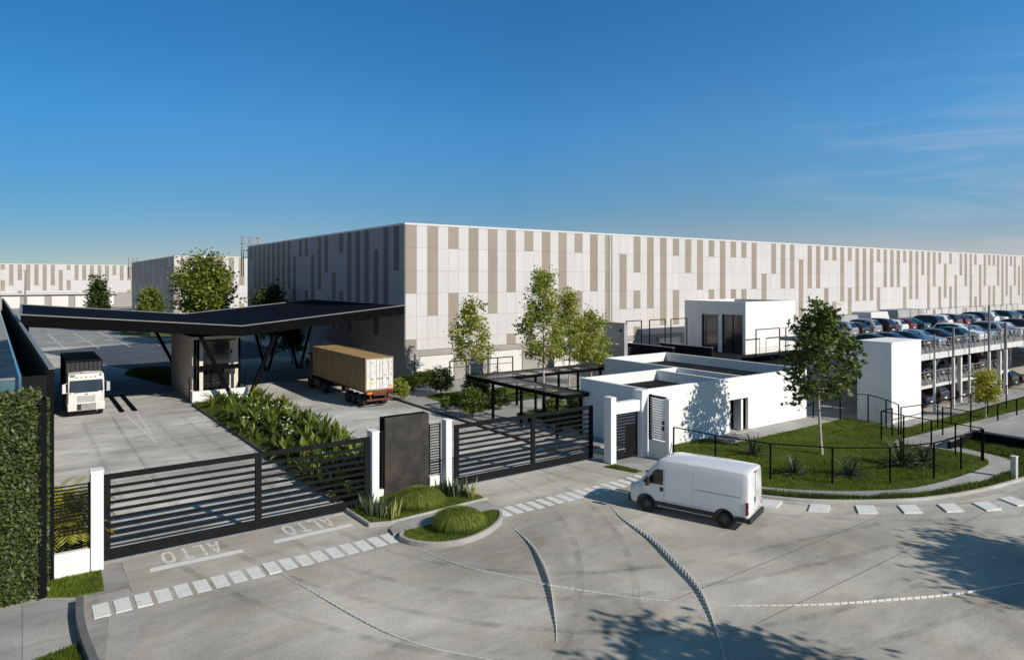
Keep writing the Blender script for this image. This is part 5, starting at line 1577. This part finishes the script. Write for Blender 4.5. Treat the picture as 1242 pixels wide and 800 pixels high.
for i in range(5):
    MB().box(-.20, -.12, -.62 + i * .31 - .05, -.62 + i * .31 + .05, 2.98, 3.06).build('marker_lamp', M['amber'] if i % 2 else M['steelgrey'], lo, world=False)
mb = MB(); mb.box(-.75, -.35, -.3, .3, 3.30, 3.42); mb.build('roof_vent', M['bollard'], lo, world=False, bevel=.03)
for y in (-.95, -.8, .95): MB().bar((-.35, y, 3.15), (-.15, y, 3.13), .12).build('roof_horn', M['steelgrey'], lo, world=False)
mb = MB(); mb.box(-10.6, -2.2, -1.25, 1.25, 1.1, 4.05); mb.build('box_body', M['truckbox'], lo, world=False, bevel=.03)
mb = MB()
for i in range(20): mb.box(-10.4 + i * .42, -10.33 + i * .42, -1.275, 1.275, 1.15, 4.0)
mb.box(-2.199, -2.17, -1.27, 1.27, 1.1, 1.18); mb.box(-2.199, -2.17, -1.27, 1.27, 3.98, 4.07)
for i in range(9): mb.box(-2.199, -2.175, -1.2 + i * .3 - .02, -1.2 + i * .3 + .02, 1.18, 3.98)
mb.build('box_rib', M['darkpanel'], lo, world=False)
mb = MB(); mb.box(-10.4, -.3, -.45, .45, .62, 1.09); mb.box(-5.6, -2.6, -1.2, 1.2, .5, .95); mb.build('chassis', M['plastic'], lo, world=False)

# --- container trailer
ct = thing('container_lorry', 'articulated lorry carrying a rusty tan shipping container, white rear doors towards us', 'lorry', (23.85, 51.9, 0), math.pi / 2)
cw, z0, z1, Lc = 1.24, 1.42, 4.12, 12.4
mb = MB()
n = 88
for sg in (1, -1):
    pr_ = []
    for i in range(n + 1):
        x = .12 + (Lc - .24) * i / n
        pr_.append((x, cw - (.04 if (i % 4) in (1, 2) else 0)))
    vs_ = [(x, sg * y, z0 + .14) for x, y in pr_] + [(x, sg * y, z1 - .10) for x, y in pr_]
    fs = [(i, i + 1, n + 2 + i, n + 1 + i) if sg < 0 else (i + 1, i, n + 1 + i, n + 2 + i) for i in range(n)]
    mb.add(vs_, fs)
for i in range(26):
    x = .2 + i * (Lc - .4) / 26
    mb.box(x, x + .3, -cw + .08, cw - .08, z1 - .045, z1 - .02)
mb.box(.1, Lc - .1, -cw + .06, cw - .06, z0 + .05, z1 - .05)
mb.build('container', M['container'], ct, world=False)
mb = MB()
for sg in (1, -1):
    y0, y1 = sorted((sg * (cw - .06), sg * (cw + .01)))
    mb.box(0.0, Lc, y0, y1, z0, z0 + .138); mb.box(0, Lc, y0, y1, z1 - .098, z1)
    for x in (0, Lc - .12): mb.box(x, x + .118, y0, y1, z0 + .14, z1 - .10)
mb.box(Lc - .1, Lc, -cw + .07, cw - .07, z0, z1); mb.box(0, .1, -cw + .07, cw - .07, z1 - .12, z1); mb.box(0, .1, -cw + .07, cw - .07, z0, z0 + .12)
mb.build('container_frame', M['container'], ct, world=False)
for sg in (1, -1):
    y0, y1 = sorted((sg * .012, sg * (cw - .075)))
    d = MB().box(-.03, .03, y0, y1, z0 + .125, z1 - .125).build('door', M['condoor'], ct, world=False, bevel=.01)
    mb = MB()
    for y in (.28, .82): mb.bar((-.06, sg * y, z0 + .05), (-.06, sg * y, z1 - .06), .045)
    mb.build('locking_bar', M['condoor'], d, world=False)
    mb = MB()
    for y in (.28, .82): mb.box(-.09, -.05, *sorted((sg * y, sg * (y - .22))), z0 + .95, z0 + 1.02)
    mb.build('handle', M['steelgrey'], d, world=False)
MB().box(-.035, -.03, .55, .80, z0 + .50, z0 + .75).build('sticker', M['yellow'], ct, world=False)
MB().box(-.035, -.03, -1.05, -.88, z0 + .22, z0 + .42).build('sticker', M['amber'], ct, world=False)
rngd = random.Random(4)
mb = MB()                                 # peeling printed marks on the right-hand door
for i in range(46):
    y = -rngd.uniform(.2, 1.08); z = z0 + (rngd.gauss(1.15, .2) if i < 30 else rngd.gauss(2.25, .16)); a = rngd.uniform(-.6, .6); L_ = rngd.uniform(.03, .13); h_ = L_ * .45
    c_, s_ = math.cos(a), math.sin(a)
    mb.add([(-.0335 - i * .00003, y + (u * c_ - v * s_), z + (u * s_ + v * c_)) for u, v in ((-L_, 0), (0, -h_), (L_, 0), (0, h_))], [(0, 3, 2, 1)])
mb.build('worn_print', M['doorblue'], ct, world=False)
mb = MB()
for i in range(9): mb.box(-.036, -.031, .55 + i * .04, .575 + i * .04, z1 - .42, z1 - .37)
mb.build('lettering', M['steelgrey'], ct, world=False)
mb = MB(); mb.box(.0, 11.0, -.5, .5, 1.0, 1.40); mb.box(-.05, .4, -1.2, 1.2, 1.16, 1.40); mb.box(-.12, .0, -1.15, 1.15, .62, .76)
for y in (-.8, .8): mb.box(-.05, .2, y - .05, y + .05, .7, 1.2)
mb.build('trailer_frame', M['rust'], ct, world=False)
for sg in (1, -1): MB().box(-.14, -.052, *sorted((sg * .7, sg * 1.12)), 1.18, 1.34).build('tail_light', M['amber' if sg > 0 else 'red'], ct, world=False)
for wx in (1.5, 2.75, 4.0):
    for sg in (1, -1): wheel_parts(ct, wx, sg * .95, .50, .52, sg, M['rim'])
    MB().bar((wx, -.9, .5), (wx, .9, .5), .15).build('axle', M['plastic'], ct, world=False)
for wx in (9.6, 13.4):
    for sg in (1, -1): wheel_parts(ct, wx, sg * .95, .52, .5, sg, M['rim'])
mb = MB(); mb.box(9.0, 15.2, -.45, .45, .6, 1.15); mb.box(10.6, 12.4, -1.2, 1.2, .5, 1.1); mb.build('chassis', M['plastic'], ct, world=False)
cst = [(12.75 + (2.05 + x) , p) for x, p in [(-2.05, cabprof(1.20, .8, 3.25)), (-1.9, cabprof(1.22, .8, 3.35)), (-.5, cabprof(1.22, .8, 3.35)), (-.15, cabprof(1.2, .8, 3.0)), (0, cabprof(1.15, .8, 2.0))]]
tb = loft_body('cab', cst, M['darkcab'], ct, [(13.4, .52)], .6, .35, 1.22)
tbv = bvh_of(tb)
for sg in (1, -1):
    decal('side_window', tbv, [(13.4, 1.95), (14.5, 1.95), (14.4, 2.7), (13.4, 2.7)], 'y', sg, .01, M['carglass'], ct, 3)
    MB().box(14.75, 14.9, *sorted((sg * 1.32, sg * 1.5)), 1.95, 2.6).build('mirror', M['plastic'], ct, world=False)

# ------------------------------------------------------------------ vegetation
make_tree('young_tree', 'young bright green tree left of the pergola before the warehouse', (33.6, 53.5, .06), 31, 8.3, 2.6, 2.3, M['lf_bright'], M['bark'], 3000, .155, 'taper', trunk_r=.07, spread=.26, branches=24)
make_tree('young_tree', 'tallest young green tree, its pale trunk rising through the pergola', (34.1, 43.2, .06), 32, 11.2, 3.6, 2.3, M['lf_bright'], M['bark'], 5200, .135, 'taper', trunk_r=.09, spread=.27, branches=34)
make_tree('young_tree', 'leaning young green tree right of the tallest one behind the pergola', (43.0, 50.5, .06), 33, 9.2, 2.4, 2.1, M['lf_bright'], M['bark'], 4800, .14, 'taper', trunk_r=.08, spread=.30, branches=32)
make_tree('young_tree', 'smaller young green tree hard against the grey upright wall', (45.6, 50.2, .06), 34, 7.2, 2.0, 2.1, M['lf_bright'], M['bark'], 4200, .14, 'oval', trunk_r=.07, spread=.34, branches=26)
make_tree('broadleaf_tree', 'dark green broadleaf tree with a pale slim trunk on the right lawn', (38.7, 22.3, .08), 35, 8.8, 3.0, 2.6, M['lf_lawn'], M['bark'], 3000, .185, 'taper', trunk_r=.085, spread=.27, branches=32)
make_tree('small_tree', 'small yellow-green tree before the parking deck', (59.0, 21.0, .09), 36, 3.4, 1.1, .95, M['lf_yellow'], M['bark'], 2200, .11, 'oval', trunk_r=.05, spread=.2, branches=16)
make_tree('broadleaf_tree', 'big round sunlit tree behind the canopy in front of the second warehouse', (23.8, 118, 0), 37, 14.8, 4.2, 5.0, M['lf_sun'], M['barkdark'], 6200, .34, 'spread', trunk_r=.32, spread=.70, branches=36)
make_tree('broadleaf_tree', 'dark tree in shade at the far corner of the big warehouse', (28.2, 97.0, 0), 38, 9.5, 2.4, 2.6, M['lf_dark'], M['barkdark'], 4500, .26, 'oval', trunk_r=.2, spread=.5, branches=24)
make_tree('conifer', 'dark pointed tree in front of the farthest warehouse', (12.7, 163, 0), 39, 10.2, 1.2, 2.9, M['lf_dark'], M['barkdark'], 5200, .30, 'cone', trunk_r=.2, spread=.5, branches=30)
make_tree('broadleaf_tree', 'small rounded green tree before the shaded side of the second warehouse', (19.5, 142, 0), 40, 8.8, 1.6, 2.3, M['lf_sun'], M['barkdark'], 4200, .28, 'oval', trunk_r=.16, spread=.45, branches=24)
make_tree('broadleaf_tree', 'small tree in shade beside the warehouse wall, seen under the canopy', (27.5, 85.5, 0), 41, 4.8, 1.6, 1.5, M['lf_dark'], M['barkdark'], 2000, .18, 'oval', trunk_r=.08, spread=.3, branches=18)
# trees of the street on our side, out of frame, that shade the court
for i, (x, y, s_, lab) in enumerate(((34.2, -5.0, 61, 'spreading street tree outside the right edge that shades the court'), (18.9, -4.0, 62, 'spreading street tree behind the viewpoint that shades the near court'))):
    make_tree('street_tree', lab, (x, y, 0), s_, 9.6, 6.4, (3.7, 4.7)[i], M['lf_mid'], M['barkdark'], (11000, 11000)[i], .20, 'flat', trunk_r=.22, spread=.45, branches=36)

# shrubs by the warehouse corner and under the pergola
make_bush('shrub', 'rounded green shrub on short stems by the sidewalk near the warehouse corner', (30.6, 53.6, .1), 71, 1.25, 2.5, M['lf_mid'], 2600, .10)
make_bush('shrub', 'dark green shrub left of the pergola corner', (31.6, 49.2, .1), 72, 1.2, 2.2, M['lf_dark'], 2600, .11)
make_bush('shrub', 'loose green shrub at the sidewalk corner beside the pergola', (27.6, 43.6, .07), 73, 1.0, 2.2, M['lf_mid'], 2200, .10)
make_bush('shrub', 'low green shrub in the middle of the small lawn', (29.9, 47.3, .1), 74, .9, 1.5, M['lf_mid'], 1800, .10)
make_bush('shrub', 'small dark shrub under the pergola beam', (31.2, 45.2, .1), 75, .9, 1.6, M['lf_dark'], 1800, .10)
make_bush('shrub', 'tiny green shrub on the kerb beside the trailer', (26.9, 53.6, .1), 76, .55, 1.5, M['lf_bright'], 900, .09)
make_bush('shrub', 'knee-high green shrub on the narrow kerb left of the pergola', (27.4, 47.2, .1), 77, .5, 1.1, M['lf_mid'], 800, .09)
for i in range(6):
    make_bush('hedge_shrub', ('%s clipped light green shrub of the row along the warehouse foot' % ('leftmost', 'second', 'third', 'fourth', 'fifth', 'rightmost')[i]), (28.2 + i * .95, 57.3 + i * .55, .1), 80 + i, .75, 1.3 + .15 * (i % 2), M['lf_bright'], 1100, .10, 'row of shrubs along the warehouse foot')
for i, (x, y, h_, lf_) in enumerate(((33, 37.4, 1.2, 'lf_dark'), (35.2, 38.6, 1.0, 'lf_mid'), (33.6, 41.2, 1.3, 'lf_mid'), (36.5, 42, 1.0, 'lf_dark'), (37.4, 40, .9, 'lf_mid'))):
    make_bush('shrub', ('low %s shrub in the bed behind the pergola, %s from the left' % ('dark' if lf_ == 'lf_dark' else 'green', ('first', 'second', 'third', 'fourth', 'fifth')[i])), (x, y, .1), 90 + i, .8, h_, M[lf_], 1300, .09, 'shrubs in the bed behind the pergola')
for i in range(6):
    make_bush('shrub', ('%s dense shrub of the far hedge island beyond the canopy' % ('first', 'second', 'third', 'fourth', 'fifth', 'sixth')[i]), (17.5 + i * 1.9, 158 - i * 3.6 + (i % 2) * 3, .1), 100 + i, 2.4, 2.2, M['lf_bright'], 1400, .24, 'shrubs of the far hedge island')

# fountain-grass mounds
def make_mound(label, x, y, z, r, h, seed, n=7000):
    rng = np.random.default_rng(seed)
    t = thing('ornamental_grass', label, 'grass clump', (x, y, z))
    V = []
    az = rng.uniform(0, TAU, n); u = rng.uniform(0, 1, n) ** .6
    L = rng.uniform(.78, 1.14, n)
    base = np.stack([np.cos(az) * r * .22 * u, np.sin(az) * r * .22 * u, np.zeros(n)], 1)
    out = np.stack([np.cos(az), np.sin(az), np.zeros(n)], 1)
    side = np.stack([-np.sin(az), np.cos(az), np.zeros(n)], 1) * .009
    az2 = az + rng.normal(size=n) * .35
    out2 = np.stack([np.cos(az2), np.sin(az2), np.zeros(n)], 1)
    up = np.array([0, 0, 1.0])
    c = lambda a: a[:, None]
    p1 = base + out * c(u * r * .40 * L) + up * c(h * (.62 + .2 * (1 - u)) * L)
    p2 = base + out2 * c(u * r * .78 * L) + up * c(h * (1.02 - .42 * u ** 2) * L)
    p3 = base + out2 * c((.12 + .95 * u) * r * L) + up * c(h * (1.12 - .92 * u ** 1.5) * L)
    for a, b, wa, wb in ((base, p1, 1, 1), (p1, p2, 1, .7), (p2, p3, .7, .1)):
        V.append(np.stack([a - side * wa, a + side * wa, b + side * wb, b - side * wb], 1))
    # one strip per blade keeps a single colour per blade
    me_v = np.concatenate([np.stack([base - side, base + side, p1 + side, p1 - side, p2 + side * .7, p2 - side * .7, p3], 1)], 0)
    me = bpy.data.meshes.new('blades')
    k = me_v.shape[1]
    verts = me_v.reshape(-1, 3)
    idx = np.arange(n)[:, None] * k
    f4 = np.concatenate([idx + np.array([[0, 1, 2, 3]]), idx + np.array([[3, 2, 4, 5]])], 0)
    f3 = idx + np.array([[5, 4, 6]])
    me.from_pydata(verts.tolist(), [], f4.tolist() + f3.tolist())
    me.materials.append(M['mound'])
    link(bpy.data.objects.new('blades', me), t)
    return t
make_mound('round fountain grass clump in front of the dark slab', 14.8, 28.0, .13, 1.05, .75, 120)
make_mound('round fountain grass clump on the small round planter', 14.85, 24.55, .14, 1.0, .72, 121)

# sword plants at the ends of the bed
def sword(label, x, y, z, seed, n=14, h=.85, lf_='lf_agave'):
    rng = np.random.default_rng(seed)
    t = thing('sword_plant', label, 'plant', (x, y, z), 0, 'sword-leaved plants at the ends of the bed')
    mb = MB()
    for i in range(n):
        a = i * 2.4; r = .03 + .18 * math.sqrt(i / n)
        b = Vector((math.cos(a) * r, math.sin(a) * r, 0)); H_ = h * rng.uniform(.6, 1.1); w_ = .045
        tilt = Vector((math.cos(a) * r * 1.3, math.sin(a) * r * 1.3, 0)); az = rng.uniform(0, TAU); s_ = Vector((math.cos(az), math.sin(az), 0)) * w_
        m1 = b + tilt * .45 + Vector((0, 0, H_ * .5)); tp = b + tilt + Vector((0, 0, H_))
        mb.add([b - s_ * .7, b + s_ * .7, m1 + s_, m1 - s_, tp], [(0, 1, 2, 3), (3, 2, 4)])
    mb.build('leaf', M[lf_], t, world=False)
for i, (x, y) in enumerate(((12.5, 28.1), (12.75, 27.6), (12.55, 28.6), (13.0, 28.0))): sword('dark sword-leaved plant clustered below the white post left of the slab', x, y, .13, 130 + i)
for i, (x, y) in enumerate(((13.05, 27.15), (13.25, 27.3))): sword('pale striped sword-leaved plant at the left tip of the bed', x, y, .13, 140 + i, 9, .95, 'lf_variegated')
for i, (x, y) in enumerate(((16.6, 28.4), (17.0, 28.6), (16.3, 28.7), (16.9, 28.1), (17.2, 28.2))): sword('dark sword-leaved plant clustered at the right of the bed', x, y, .13, 150 + i)
for i, (x, y) in enumerate(((17.35, 27.5), (17.5, 27.7))): sword('pale striped sword-leaved plant at the right tip of the bed', x, y, .13, 160 + i, 9, .9, 'lf_variegated')

# agaves on the right lawn
ag = make_rosette('agave', 'grey-green spiky agave on the lawn below the dark doorway', 170, M['lf_agave'], 44, 1.35, .10, 5, 45)
place(ag, 35.3, 24.6, .08, .3, 1.0)
for x, y, s_, rz, lab in ((33.6, 20.9, .85, 1.2, 'grey-green spiky agave low behind the fence, left of the slim tree trunk'), (35.6, 18.9, 1.0, 2.0, 'grey-green spiky agave behind the fence, below the dark broadleaf tree'), (39.8, 18.2, 1.35, .7, 'largest grey-green spiky agave at the curve of the fence'), (41.0, 17.6, 1.1, 2.6, 'grey-green spiky agave hard right of the largest one')):
    place(copy_tree(ag), x, y, .08, rz, s_, lab)

# the planted median
kinds = [make_rosette('strap_leaf_plant', 'arching strap-leaved plant in the long bed behind the gate', 180, M['lf_strap'], 22, 1.30, .19, 8, 85, group='strap-leaved plants in the long bed'),
         make_rosette('flowering_plant', 'broad-leaved plant with white flowers in the long bed behind the gate', 181, M['lf_mid'], 22, 1.0, .27, 14, 80, 3, group='white-flowered plants in the long bed'),
         make_rosette('upright_leaf_plant', 'upright light green leafy plant in the long bed behind the gate', 182, M['lf_sun'], 18, 1.2, .30, 35, 60, group='upright leafy plants in the long bed'),
         make_rosette('dark_leaf_plant', 'dark broad-leaved low plant in the long bed behind the gate', 183, M['lf_dark'], 28, 1.0, .30, 8, 70, group='dark low plants in the long bed')]
rp = random.Random(12)
used = [False] * 4
spots = []
y = 31.6
while y < 60.5:
    xr = np.interp(y, [31, 38, 46, 54, 62], [16.0, 16.4, 17.2, 17.5, 16.7])
    x = 12.5
    while x < xr - .1:
        spots.append((x + rp.uniform(-.35, .35), y + rp.uniform(-.4, .4))); x += 1.02
    y += 1.05
rp.shuffle(spots)
for (x, y) in spots:
    bx = 12.1 + max(0, y - 44) * .0
    if y > 44 and x < 12.9 and rp.random() < .6: continue
    r_ = rp.random()
    k = 0 if r_ < .30 else 1 if r_ < (.46 if y < 48 else .38) else 2 if r_ < .68 else 3
    t = kinds[k] if not used[k] else copy_tree(kinds[k])
    used[k] = True
    place(t, x, y, .10, rp.uniform(0, TAU), rp.uniform(.75, 1.2))
cy = make_pinnate('cycad', 'feathery cycad at the booth end of the long bed, left of the strut foot', 190, M['lf_strap'], 20, 1.25, .30, .25)
place(cy, 12.9, 60.6, .1)
place(copy_tree(cy), 14.0, 59.6, .1, 1.1, 1.0, 'feathery cycad in front of the white booth wall near the strut feet')
place(copy_tree(cy), 12.9, 53.5, .1, 2.1, 1.1, 'feathery cycad at the kerb side halfway along the long bed')

# golden palms behind the left fence panel
pm = make_pinnate('golden_palm', 'yellow-green feathery palm rising above the left fence panel', 200, M['lf_yellow'], 22, 2.1, .50, 1.55, rise=20, wide=.06)
place(pm, 1.3, 30.6, 0)
place(copy_tree(pm), 1.5, 30.0, 0, 1.3, .8, 'yellow-green feathery palm close behind the slats of the left fence panel')
place(copy_tree(pm), 1.15, 32.8, 0, 2.2, .9, 'yellow-green feathery palm farthest back along the boundary wall')
make_bush('shrub', 'low green shrub behind the left fence panel', (1.45, 29.9, 0), 210, .55, 1.2, M['lf_mid'], 1200, .09)
gD = [(.9, 29.3), (2.2, 29.3), (2.0, 40), (.7, 40)]
struct('planting_bed', MB().prism(gD, -.02, .06), M['soil'])
grass('ground_cover', gD, .06, 420, .22, .04, M['blade'], 18, lean=.8)
